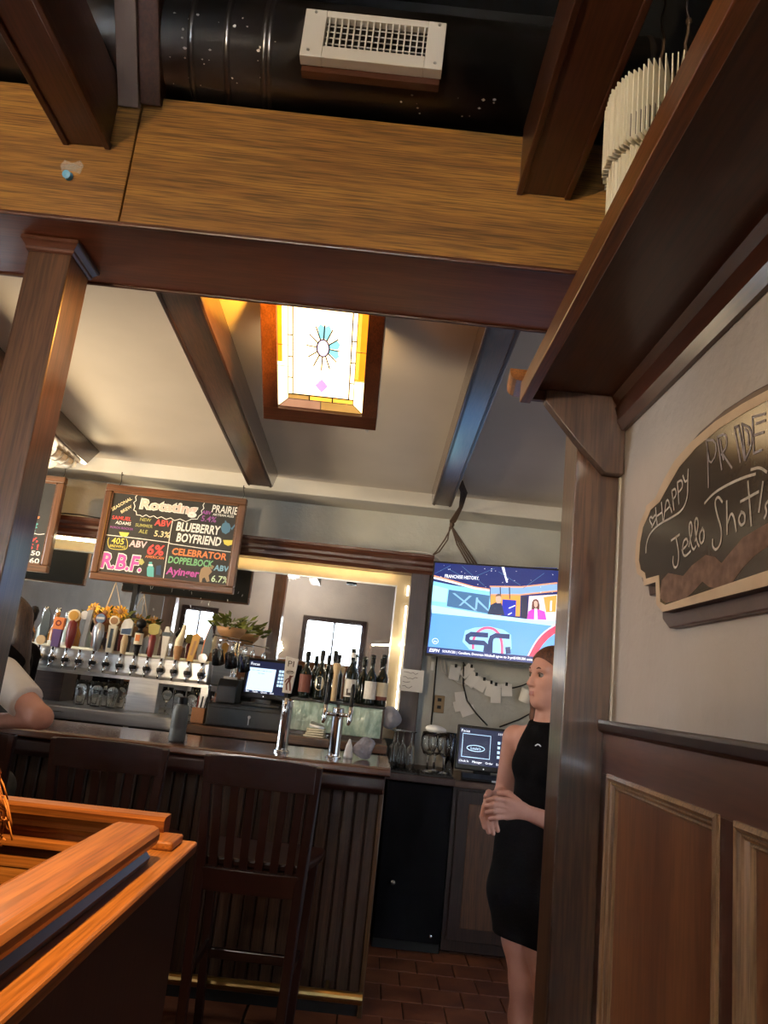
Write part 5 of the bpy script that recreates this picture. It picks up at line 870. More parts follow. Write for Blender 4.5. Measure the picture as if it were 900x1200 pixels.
# stemware on the cooler top
fgp = glass_proto('champagne_flute', [(0, 0), (.026, 0), (.031, .05), (.024, .13), (.006, .155), (.0045, .215), (.030, .222), (.031, .226), (.003, .226), (.004, .15), (.021, .128), (.0285, .05), (.0245, .002), (0, .002)])
place(fgp, True, [(.19, 4.88, .980), (.245, 4.91, .980), (.295, 4.87, .980), (.215, 4.97, .980)], ['upturned champagne flute nearest the bar end', 'upturned champagne flute in the middle of the mat', 'upturned champagne flute at the right edge of the mat', 'upturned champagne flute at the back of the mat'], 'glass', 'champagne flutes on the bar mat')
gbp = glass_proto('goblet', [(0, 0), (.038, 0), (.038, .003), (.008, .010), (.006, .09), (.030, .105), (.050, .150), (.050, .195), (.042, .235), (.040, .235), (.047, .195), (.047, .150), (.027, .108), (0, .098)])
place(gbp, True, [(.405, 4.89, .980), (.505, 4.89, .980), (.455, 4.98, .980)], ['round stemmed goblet left of the other, below the white cloth', 'round stemmed goblet next to the order screen', 'round goblet standing behind the other two'], 'glass', 'goblets on the bar mat')
tg = glass_proto('tall_glass', [(0, 0), (.030, 0), (.033, .25), (.031, .25), (.028, .006), (0, .006)], 14)
place(tg, True, [(.548, 4.99, .967)], ['tall straight glass between the goblets and the order screen'], 'glass', None)
def cloth(name, m, c, r, seed, label, flat=.5):
    rnd = random.Random(seed); mb = MB(); mb.ball(c, (r, r * .8, r * flat), 20); 
    ph = [rnd.uniform(0, 6) for _ in range(6)]
    mb.v = [tuple(Vector(c) + (Vector(p) - Vector(c)) * (1 + .16 * math.sin(38 * (p[0] - c[0]) + ph[0]) + .14 * math.sin(46 * (p[2] - c[2]) + ph[1] + 20 * (p[0] - c[0])) + .1 * math.sin(60 * (p[1] - c[1]) + ph[2]))) for p in mb.v]
    return tag(mb.build(name, m, smooth=True), label, 'cloth')
cloth('bar_cloth', M['grey_cloth'], (.155, 5.02, 1.265), .072, 4, 'crumpled grey bar cloth beside the wine bottles, above the flutes', .85)
cloth('bar_cloth', M['white'], (.455, 4.93, 1.232), .062, 9, 'small white cloth draped over the goblets', .32)
# things on the front bar top
for i, (x, hh) in enumerate(((-.395, 1.335), (-.137, 1.325))):
    t = thing('tap_column', ('slim chrome tap column on the bar with a white lettered handle', 'slim chrome tap column on the bar with black side handles')[i], 'beer tap', (x, 3.99, 1.085))
    MB().lathe([(.040, 0), (.040, .006), (.030, .010), (.029, .02), (.029, hh - 1.085 - .004), (.026, hh - 1.085), (0, hh - 1.085)], (x, 3.99, 1.085), 20).build('column', M['chrome'], t, smooth=False)
    for s in ((0,) if i == 0 else (-1, 1)):
        q = MB(); hx = x + s * .062; q.tube([(x, 3.965, hh - .035), (x + s * .03, 3.93, hh - .03), (hx, 3.915, hh - .03)], .010, 10).tube([(hx, 3.915, hh + .012), (hx, 3.915, hh - .05), (hx - .006, 3.905, hh - .075)], [.011, .013, .007], 10); f = q.build('faucet', M['chrome'], t, smooth=True)
        if i == 0:
            tag(MB().prism([(hx - .026, 3.905, hh + .035), (hx + .018, 3.905, hh + .035), (hx + .034, 3.905, hh + .205), (hx - .030, 3.905, hh + .213)], (0, .026, 0)).build('tap_handle', M['label_w'], f, bev=.003), 'white paddle handle with PI lettering')
            m = MB(); O_ = V3((hx, 3.9045, hh)); text(m, 'PI', (.0, .178), .030, O_, V3((1, 0, 0)), V3((0, 0, 1)), V3((0, -1, 0)), height=.028); el = [(.0 + .018 * math.cos(a), .137 + .008 * math.sin(a)) for a in [2 * PI * k / 14 for k in range(15)]]; ribbon(m, el, .003, O_, V3((1, 0, 0)), V3((0, 0, 1)), V3((0, -1, 0))); ribbon(m, [(-.012, .137), (.012, .139)], .005, O_, V3((1, 0, 0)), V3((0, 0, 1)), V3((0, -1, 0))); m.build('lettering', M['ink'], f)
            m = MB(); 
            for a, b, w in (([(.006, .118), (.002, .098)], 0, .013), ([(.002, .10), (-.010, .078), (-.006, .052)], 0, .008), ([(.002, .10), (.008, .078), (.012, .05)], 0, .008), ([(.006, .112), (-.012, .100), (-.018, .088)], 0, .006), ([(.006, .112), (.016, .120)], 0, .006)): ribbon(m, a, w, O_, V3((1, 0, 0)), V3((0, 0, 1)), V3((0, -1, 0)))
            tag(m.build('running_figure', M['label_r'], f), 'maroon running figure')
        else:
            MB().lathe([(.010, 0), (.012, .02), (.010, .05), (.011, .09), (.006, .11), (0, .112)], (hx, 3.915, hh + .012), 10).build('tap_handle', M['black'], f, smooth=True)
fk = thing('drink_flask', 'matte grey insulated flask standing on the bar behind the middle stool', 'flask', (-.905, 3.93, 1.085))
MB().lathe([(0, 0), (.038, 0), (.040, .006), (.040, .055), (.0385, .060), (.040, .065), (.040, .145), (.034, .170), (.026, .178), (0, .178)], (-.905, 3.93, 1.085), 20).build('body', M['flask'], fk, smooth=True); MB().lathe([(.026, 0), (.026, .030), (.022, .034), (0, .034)], (-.905, 3.93, 1.263), 16).build('lid', M['black'], fk, smooth=False)
tag(MB().lathe([(0, 0), (.024, 0), (.024, .012), (.016, .06), (.004, .092), (0, .094)], (-.065, 4.05, 1.085), 14).build('squeeze_bottle', M['white'], smooth=True), 'white cone-tipped bottle on the bar between the taps and the bag', 'squeeze bottle')
def bag():
    rnd = random.Random(8); mb = MB(); c = (.012, 4.07, 1.14); mb.ball(c, (.052, .035, .056), 18); mb.v = [(p[0] * 1 + .010 * math.sin(60 * p[2]) + .02 * (p[2] - 1.12), p[1] + .008 * math.sin(50 * p[0] + 40 * p[2]), max(p[2], 1.0855)) for p in mb.v]
    tag(mb.build('plastic_bag', M['clear_bag'], smooth=False), 'crumpled grey plastic bag on the bar near its end', 'bag')
bag()
sn = thing('napkin_bundle', 'beige napkins and a silver wrapper on the back counter between the tap columns', 'napkins', (-.30, 4.86, 1.112))
for k in range(4): MB().prism([(-.36 + .01 * k, 4.82 + .01 * k, 1.114 + .012 * k), (-.24, 4.82, 1.114 + .014 * k), (-.23, 4.90, 1.114 + .014 * k), (-.35, 4.91, 1.114 + .012 * k)], (0, 0, .009)).build('napkin', M['label_c'], sn)
MB().prism([(-.33, 4.83, 1.172), (-.24, 4.82, 1.162), (-.24, 4.86, 1.168), (-.32, 4.87, 1.188)], (0, 0, .016)).build('wrapper', M['silver'], sn)
# ------------------------------------------------------------------ television, set at an angle on the back wall
th = math.radians(15); tu = V3((math.cos(th), -math.sin(th), 0)); tz = V3((0, 0, 1)); tn = V3((-math.sin(th), -math.cos(th), 0)); TO = V3((0.354, 5.25, 1.686))
tv = thing('television', 'large wall television showing a sports studio desk, left of the right-hand oak post', 'television', tuple(TO + tu * .56 - tn * .04))
def tvbox(a0, a1, b0, b1, n0, n1): return MB().add([TO + tu * a + tz * b + tn * c for a in (a0, a1) for b in (b0, b1) for c in (n0, n1)], [(0, 1, 3, 2), (4, 6, 7, 5), (0, 4, 5, 1), (2, 3, 7, 6), (0, 2, 6, 4), (1, 5, 7, 3)])
TW_, TH_ = 1.12, .645
for b in ((0, TW_, 0, .018), (0, TW_, TH_ - .011, TH_), (0, .011, .018, TH_ - .011), (TW_ - .011, TW_, .018, TH_ - .011)): tvbox(*b, -.02, .003).build('bezel', M['black'], tv)
tvbox(.01, TW_ - .01, .01, TH_ - .01, -.05, -.012).build('back_shell', M['black'], tv)
MB().tube([TO + tu * .56 + tz * .32 - tn * .05, TO + tu * .50 + tz * .32 - tn * .20, V3((.80, 5.50, 2.0))], .025, 8).build('wall_arm', M['black'], tv)
scr = tvbox(.011, TW_ - .011, .018, TH_ - .011, -.004, -.001).build('screen', SM['navy'], tv)
order = {}; lay = 0
for c, P in TV_POLY:
    lay += 1; m = MB(); poly(m, P, TO, tu, tz, tn, .0002 + lay * .00008); m.build('picture_shape', SM[c], scr)
for k, (c, w, P) in enumerate(TV_STROKE): m = MB(); ribbon(m, smooth_pts(P, 1) if c != 'logo' else P, w * (1.6 if c == 'logo' else 1.4), TO, tu, tz, tn, .0034 + k * .0001); m.build('logo_stroke', SM[c], scr)
m = MB(); poly(m, [(.011, .060), (TW_ - .011, .060), (TW_ - .011, .018), (.011, .018)], TO, tu, tz, tn, .0046); m.build('ticker_band', SM['ticker'], scr)
m = MB(); poly(m, [(.72, .33), (TW_ - .011, .33), (TW_ - .011, .44), (.72, .44)], TO, tu, tz, tn, .0001); m.build('picture_shape', SM['rose'], scr)
for c_, P_ in (('desk', [(.78, .05), (1.109, .05), (1.109, .32), (.78, .33)]), ('desktop', [(.78, .31), (1.109, .29), (1.109, .335), (.78, .345)])): m = MB(); poly(m, P_, TO, tu, tz, tn, .00015 + (.00003 if c_ == 'desktop' else 0)); m.build('picture_shape', SM[c_], scr)
m = MB(); text(m, 'FRANCHISE HISTORY.', (.205, .546), .235, TO, tu, tz, tn, .0046, bold=.015, height=.024); m.build('lettering', SM['white'], scr); m = MB()
text(m, 'ESPN', (.062, .039), .066, TO, tu, tz, tn, .0052, bold=.02, slant=.2); m.build('lettering', SM['white'], scr); m = MB(); text(m, 'SOURCES | Cavaliers, Donovan Mitchell agree to 3-yr/$150.3M extension', (.435, .037), .64, TO, tu, tz, tn, .0052, bold=.02, height=.021); m.build('lettering', SM['white'], scr)
m = MB(); text(m, 'abc', (.062, .10), .024, TO, tu, tz, tn, .0046); ribbon(m, [(.062 + .02 * math.cos(a), .101 + .018 * math.sin(a)) for a in [2 * PI * k / 16 for k in range(17)]], .003, TO, tu, tz, tn, .0046)
rnd = random.Random(2)
for k in range(44):
    a, b = rnd.uniform(.03, 1.08), rnd.uniform(.47, .62)
    if not (.08 < a < .34 and .52 < b < .57): s = rnd.uniform(.0012, .0035); poly(m, [(a - s, b), (a, b - s), (a + s, b), (a, b + s)], TO, tu, tz, tn, .0046)
m.build('studio_lights', SM['white'], scr)
m = MB(); 
for p, q in (((.10, .60), (.25, .53)), ((.2, .62), (.36, .50)), ((.3, .56), (.42, .62)), ((.45, .60), (.60, .52)), ((.62, .50), (.75, .61)), ((.02, .56), (.12, .62))): ribbon(m, [p, q], .003, TO, tu, tz, tn, .0044)
m.build('studio_truss', SM['glassblue'], scr)

# ------------------------------------------------------------------ chalkboards hung before the mirror
bu, bv, bn = V3((1, 0, 0)), V3((0, 0, 1)), V3((0, -1, 0))
FRB = woods('board_frame', (.075, .028, .010), (.19, .080, .032), rough=.35, coat=.5)
def board(cs, label, tilt_y=.0):
    (x0, z0), (x1, z1) = cs; yb = 5.105; t = thing('menu_chalkboard', label, 'chalkboard', ((x0 + x1) / 2, yb, z0))
    w = .046
    for a, b, c, d, ax in ((x0, x1, z0, z0 + w, 'X'), (x0, x1, z1 - w, z1, 'X'), (x0, x0 + w, z0 + w, z1 - w, 'Z'), (x1 - w, x1, z0 + w, z1 - w, 'Z')): box('frame_rail', FRB[ax], (a, b, yb - .040, yb + .012, c, d), t, bev=.007)
    for a, b, c, d in ((x0 + w, x1 - w, z0 + w, z0 + w + .010), (x0 + w, x1 - w, z1 - w - .010, z1 - w), (x0 + w, x0 + w + .010, z0 + w, z1 - w), (x1 - w - .010, x1 - w, z0 + w, z1 - w)): box('frame_bead', FRB['X'], (a, b, yb - .032, yb - .020, c, d), t)
    box('slate', M['chalkboard'], (x0 + .03, x1 - .03, yb - .0235, yb - .01, z0 + .03, z1 - .03), t); box('back', M['black_matte'], (x0 + .01, x1 - .01, yb + .012, yb + .016, z0 + .01, z1 - .01), t)
    for hx in (x0 + .07, x1 - .04):
        MB().tube([(hx, yb, z1 - .01), (hx + .006, yb + .02, z1 + .035), (hx - .012, yb + .05, 2.684)], .0025, 6).build('hanging_wire', M['cable_b'], t); MB().tube([(hx - .012, yb + .05, 2.696), (hx - .012, yb + .05, 2.68), (hx, yb + .045, 2.678)], .004, 6).build('hook', M['black'], t)
    return t
b1 = board(((-1.908, 1.936), (-.953, 2.586)), 'framed chalkboard headed Rotating, listing beers in coloured chalk')
BO = V3((0, 5.0812, 0))
groups = {}
for s, x, z, w, c, a in BOARD_TXT: groups.setdefault(c, []).append((s, x, z, w, a))
for c, L in groups.items():
    for s, x, z, w, a in L:
        m = MB(); big = s in ('Rotating', 'R.B.F.', 'BLUEBERRY', 'BOYFRIEND', 'CELEBRATOR', '6%', 'Ayinger', 'DOPPELBOCK', 'ABV'); h = None
        if s == 'R.B.F.': h = .105
        if s == 'Rotating': h = .085
        if s in ('BLUEBERRY', 'BOYFRIEND'): h = .062
        if s in ('CELEBRATOR', 'DOPPELBOCK'): h = .048
        if s == 'PRAIRIE': h = .052
        text(m, s, (x, z), w, BO, bu, bv, bn, .0016, bold=.030 if big else .012, height=h, ang=math.radians(a), slant=.06)
        m.build('lettering', PM[c], b1)
m = MB()
for s in ('Rotating', 'R.B.F.'):
    q = [t for t in BOARD_TXT if t[0] == s][0]; text(m, s, (q[1], q[2]), q[3] * 1.03, BO, bu, bv, bn, .0008, bold=.065, height=(.098 if s == 'Rotating' else .119), slant=.06)
for s in BOARD_LINE: ribbon(m, s, .005, BO, bu, bv, bn, .0008)
m.build('chalk_lines', PM['white'], b1)
m = MB(); ribbon(m, smooth_pts(BOARD_BRACKET[0]), .004, BO, bu, bv, bn, .0008); m.build('chalk_bracket', PM['yellow'], b1)
for k, (c, P) in enumerate(BOARD_POLY): m = MB(); poly(m, P, BO, bu, bv, bn, .0008 + .0001 * k); m.build('chalk_drawing', PM[c], b1)
b2 = board(((-3.10, 1.944), (-2.190, 2.600)), 'framed chalkboard with drink prices, cut off by the left oak post')
m = MB(); text(m, 'Thursday,', (-2.44, 2.156), .30, BO, bu, bv, bn, .0012, bold=.02, slant=.15, height=.055); m.build('lettering', PM['red'], b2); m = MB(); text(m, 'WELLS !', (-2.40, 2.108), .24, BO, bu, bv, bn, .0012, bold=.02, height=.038); m.build('lettering', PM['red'], b2)
m = MB(); text(m, 'pints $2.50', (-2.40, 2.060), .28, BO, bu, bv, bn, .0012, bold=.02, height=.042); m.build('lettering', PM['white'], b2); m = MB(); text(m, 'talls $3.60', (-2.395, 2.012), .28, BO, bu, bv, bn, .0012, bold=.02, height=.042); m.build('lettering', PM['white'], b2); m = MB(); ribbon(m, smooth_pts([(-2.7, 2.196), (-2.60, 2.188), (-2.5, 2.198), (-2.4, 2.186), (-2.34, 2.200), (-2.30, 2.190), (-2.26, 2.200)]), .005, BO, bu, bv, bn); m.build('chalk_lines', PM['white'], b2)
m = MB(); poly(m, [(-2.40, 2.26), (-2.40, 2.36), (-2.335, 2.355), (-2.325, 2.335), (-2.34, 2.318), (-2.312, 2.312), (-2.316, 2.30), (-2.335, 2.292), (-2.33, 2.272)], BO, bu, bv, bn, .0008); m.build('chalk_drawing', PM['orange'], b2)
m = MB(); poly(m, [(-2.40, 2.205), (-2.40, 2.262), (-2.325, 2.268), (-2.312, 2.262), (-2.326, 2.248), (-2.312, 2.236), (-2.335, 2.226), (-2.32, 2.212)], BO, bu, bv, bn, .0008); m.build('chalk_drawing', PM['teal'], b2)

# ------------------------------------------------------------------ cables, receipts, outlet, spotlight
cg = thing('cable_bundle', 'bundle of brown cables dropping from the right ceiling beam to the television', 'cables', (.47, 5.05, 2.5))
rnd = random.Random(4)
for k in range(4):
    dx = (k - 1.5) * .012; MB().tube([(.43 + dx, 4.70, cz(4.7) - .05), (.485 + dx, 4.88, 2.742), (.492 + dx * .5, 5.09, 2.692), (.462 + dx, 5.26, 2.628), (.455, 5.28, 2.60), (.53 + dx * 1.4, 5.27, 2.47), (.628 + dx * 1.8, 5.22, 2.32)], .006, 8).build('cable', M['cable'], cg, smooth=True)
for k in range(2):
    MB().tube([(.465, 5.27, 2.63), (.455 - k * .01, 5.28, 2.585), (.42 + k * .02, 5.30, 2.50), (.37 + .02 * k, 5.30, 2.41), (.34, 5.29, 2.372)], .005, 6).build('cable', M['cable'], cg, smooth=True)
MB().ball((.459, 5.275, 2.607), (.018, .018, .022), 10).build('cable_tie', M['cable'], cg, smooth=True)
tag(MB().tube([(.05, 5.34, 2.378), (.20, 5.30, 2.392), (.30, 5.28, 2.390), (.38, 5.27, 2.360), (.42, 5.26, 2.325)], .005, 6).build('white_cable', M['cable_w'], smooth=True), 'white cable lying along the crown moulding to the television', 'cable')
tag(MB().tube([(-2.31, 5.22, 2.366), (-2.2, 5.2, 2.374), (-2.10, 5.21, 2.378), (-2.0, 5.22, 2.372), (-1.9, 5.24, 2.372)], .005, 6).build('black_cable', M['cable_b'], smooth=True), 'black cable on the crown moulding between the two chalkboards', 'cable')
hc = thing('hanging_cables', 'thin wires hanging on the grey wall under the television', 'cables', (.55, 5.47, 1.3))
for pts, mm, r in (([(.452, 5.46, 1.70), (.455, 5.48, 1.50), (.458, 5.48, 1.0)], 'cable_b', .005), ([(.50, 5.42, 1.68), (.53, 5.47, 1.58), (.62, 5.48, 1.53), (.72, 5.48, 1.52)], 'cable_w', .004), ([(.47, 5.44, 1.70), (.50, 5.47, 1.6), (.58, 5.48, 1.55)], 'cable_w', .003), ([(.64, 5.44, 1.66), (.655, 5.48, 1.52), (.69, 5.48, 1.42), (.76, 5.47, 1.34), (.84, 5.46, 1.27)], 'cable_b', .005), ([(1.35, 5.44, 1.66), (1.24, 5.47, 1.45), (1.05, 5.46, 1.33), (.92, 5.44, 1.27)], 'cable_b', .005)): MB().tube(pts, r, 6).build('wire', M[mm], hc, smooth=True)
gl = thing('receipt_string', 'string of clipped paper slips sagging on the grey wall below the television', 'paper slips', (.9, 5.46, 1.4))
sp = [(.64, 1.690), (.675, 1.640), (.72, 1.598), (.775, 1.562), (.84, 1.545), (.91, 1.538), (.98, 1.545), (1.05, 1.568), (1.11, 1.60), (1.17, 1.66)]; sp = [(a, b - .012) for a, b in smooth_pts(sp, 2)]
MB().tube([(a, 5.475, b) for a, b in sp], .005, 6).build('string', M['cable_b'], gl, smooth=True)
for k, (x, z, w, h, a) in enumerate(((.585, 1.60, .075, .10, -.1), (.668, 1.620, .06, .10, -.7), (.71, 1.565, .07, .10, -.6), (.775, 1.54, .075, .09, -.45), (.835, 1.515, .05, .10, -.2), (.88, 1.49, .07, .13, .05), (.955, 1.52, .075, .085, .1))):
    c = V3((x, 5.462 - .003 * (k % 3), z)); e1 = V3((math.cos(a), 0, math.sin(a))); e2 = V3((-math.sin(a), 0, math.cos(a))); s = MB().prism([c - e1 * w / 2 - e2 * h / 2, c + e1 * w / 2 - e2 * h / 2, c + e1 * w / 2 + e2 * h / 2, c - e1 * w / 2 + e2 * h / 2], (0, .0012, 0)).build('paper_slip', M['paper'], gl)
    MB().box(-.008, .008, -.004, .004, -.012, .012).build('clip', M['black'], s, local=True).location = c + e2 * h * .48 + V3((0, -.006, 0)) - W[gl.name]
MB().lathe([(.040, 0), (.045, .09), (.041, .09), (.037, .004), (0, .004)], (1.075, 5.44, 1.455), 14, (.25, -.2, 1)).build('paper_cup', M['paper'], gl, smooth=True)
for k, (x, z, w, h, a) in enumerate(((.655, 1.385, .11, .07, .35), (.70, 1.352, .10, .06, .45), (.64, 1.43, .07, .09, .2))):
    c = V3((x, 5.485 - .004 * k, z)); e1 = V3((math.cos(a), 0, math.sin(a))); e2 = V3((-math.sin(a), 0, math.cos(a))); tag(MB().prism([c - e1 * w / 2 - e2 * h / 2, c + e1 * w / 2 - e2 * h / 2, c + e1 * w / 2 + e2 * h / 2, c - e1 * w / 2 + e2 * h / 2], (0, .001, 0)).build('paper_slip', M['paper']), ('wide paper slip stuck to the wall, behind the other two loose slips', 'narrow white slip tilted across the wire above the order screen', 'upright slip on the wall just left of the tilted white one')[k], 'paper')
ol = thing('wall_outlet', 'brown outlet plate on the grey wall right of the taped note', 'outlet', (.495, 5.49, 1.32)); box('plate', M['outlet'], (.465, .535, 5.488, 5.499, 1.318, 1.435), ol, bev=.003)
for z in (1.345, 1.395): box('socket', M['black_matte'], (.487, .513, 5.485, 5.49, z, z + .022), ol)
tag(box('clip_plate', M['white'], (.42, .44, 5.488, 5.499, 1.60, 1.66)), 'small pale cord clip plate on the wall under the television corner', 'plate')
# spotlight on the third beam
sl = thing('track_spotlight', 'white spotlight with metal fins under the left ceiling beam', 'spotlight', (-2.1, 4.84, 2.64))
MB().tube([(-2.12, 4.62, 2.66), (-2.08, 4.86, 2.645)], [.040, .034], 14).build('lamp_body', M['white'], sl, smooth=False); MB().tube([(-2.10, 4.74, 2.68), (-2.09, 4.74, 2.72)], .014, 8).build('stem', M['silver'], sl)
for k in range(4): MB().tube([(-2.125 + k * .010, 4.60 + .07 * k, 2.662 - .004 * k), (-2.123 + k * .010, 4.615 + .07 * k, 2.661 - .004 * k)], .050, 14).build('fin', M['silver'], sl)
sb = thing('bulb_fixture', 'small white globe lamp by the soffit, half hidden behind the left oak post', 'lamp', (-2.30, 5.0, 2.70)); MB().ball((-2.295, 5.0, 2.688), .055, 16).build('globe', mat('lamp_globe', (.7, .65, .5), .4, emit=(1, .78, .42), es=1.2), sb, smooth=True); MB().tube([(-2.295, 5.0, 2.74), (-2.295, 5.0, 2.80)], .02, 10).build('base', M['white'], sb)
d = bpy.data.lights.new('spot_lamp', 'SPOT'); d.energy = 5; d.color = (1, .80, .50); d.spot_size = math.radians(110); d.spot_blend = .7; d.shadow_soft_size = .04
o = bpy.data.objects.new('spot_lamp', d); o.location = (-2.02, 4.95, 2.62); o.rotation_euler = (V3((-1.5, 3.9, 2.9)) - V3((-2.02, 4.95, 2.62))).to_track_quat('-Z', 'Y').to_euler(); col.objects.link(o)

# ------------------------------------------------------------------ booth in the left foreground
bo = thing('booth', 'orange-lit oak booth corner with moulded cap rails in the left foreground', 'booth', (-.9, 1.1, 0))
box('side_wall', MAH['Z'], (-.405, -.315, -.4, 1.612, 0, 1.098), bo, bev=.002)
box('ledge', BTH['Y'], (-.410, -.298, -.4, 1.612, 1.098, 1.120), bo, bev=.005)
box('riser', MAH['Y'], (-.395, -.352, -.4, 1.40, 1.120, 1.146), bo)
MB().prism([(-.352, -.4, 1.121), (-.337, -.4, 1.121), (-.335, -.4, 1.130), (-.345, -.4, 1.142), (-.352, -.4, 1.146)], (0, 1.80, 0)).build('quarter_round', MAH['Y'], bo)
cr_ = box('cap_rail', BTH['Y'], (-.412, -.328, -.4, 1.425, 1.145, 1.178), bo, bev=.012)
box('ledge_block', BTH['Y'], (-.385, -.322, 1.50, 1.585, 1.120, 1.136), bo, bev=.004)
prof = [(1.615, 1.164), (1.572, 1.164), (1.562, 1.158), (1.564, 1.152), (1.566, 1.144), (1.574, 1.132), (1.588, 1.120), (1.592, 1.112), (1.600, 1.108), (1.600, 1.098), (1.590, 1.092), (1.590, 1.080), (1.604, 1.074), (1.604, 1.040), (1.615, 1.040)]
MB().prism([(-2.2, y, z) for y, z in prof], (1.842, 0, 0)).build('crown_cap', BTH['X'], bo)
box('top_rail', BTH['X'], (-2.2, -.36, 1.606, 1.64, .96, 1.042), bo); box('back_panel', BTH['Z'], (-2.2, -.40, 1.616, 1.64, .0, .97), bo)
box('seat_cushion', mat('booth_seat', (.10, .03, .02), .5), (-2.2, -.41, 1.10, 1.60, .42, .50), bo, bev=.02); box('seat_base', BTH['X'], (-2.2, -.41, 1.12, 1.62, 0, .42), bo)
# recessed lamp over the booth, out of view above the left edge of the photograph
pl = thing('recessed_lamp', 'small recessed ceiling lamp over the booth, out of view', 'lamp', (-.38, .45, 2.75))
MB().lathe([(.05, 0), (.07, 0), (.07, .16), (.0, .17)], (-.38, .45, 2.75), 20).build('lamp_can', M['black'], pl, smooth=False); MB().tube([(-.38, .45, 2.92), (-.38, .45, 3.95)], .01, 6).build('stem', M['black'], pl)
d = bpy.data.lights.new('booth_lamp', 'SPOT'); d.energy = 270; d.color = (1.0, .62, .24); d.spot_size = math.radians(40); d.spot_blend = .6; d.shadow_soft_size = .045
o = bpy.data.objects.new('booth_lamp', d); o.location = (-.38, .45, 2.74); o.rotation_euler = (V3((-.50, 1.20, 1.15)) - V3((-.38, .45, 2.74))).to_track_quat('-Z', 'Y').to_euler(); col.objects.link(o)
# added torchiere, out of view, washes the sloped ceiling from the far left
tl = thing('floor_lamp', 'unseen floor lamp added left of the bar to wash the ceiling', 'lamp', (-3.4, 3.45, 0)); MB().lathe([(0, 0), (.15, 0), (.15, .02), (.02, .03), (.012, .06), (.012, 1.68), (0, 1.68)], (-3.4, 3.45, 0), 16).build('pole', M['brass'], tl, smooth=False); MB().lathe([(.02, 0), (.10, .07), (.14, .13), (.13, .13), (.09, .07), (.02, .01)], (-3.4, 3.45, 1.66), 18).build('lamp_shade', M['brass'], tl, smooth=True)
d = bpy.data.lights.new('added_floor_light', 'SPOT'); d.energy = 360; d.color = (1.0, .78, .48); d.spot_size = math.radians(95); d.spot_blend = .9; d.shadow_soft_size = .30
o = bpy.data.objects.new('added_floor_light', d); o.location = (-3.4, 3.45, 1.84); o.rotation_euler = (V3((-1.3, 4.3, 2.85)) - V3((-3.4, 3.45, 1.84))).to_track_quat('-Z', 'Y').to_euler(); col.objects.link(o)
tb = thing('booth_table', 'oak table inside the booth, below the frame', 'table', (-1.3, .6, 0)); box('tabletop', BTH['X'], (-2.1, -.60, .2, .95, .72, .76), tb, bev=.006); box('pedestal', BTH['Z'], (-1.4, -1.25, .5, .65, 0, .72), tb)

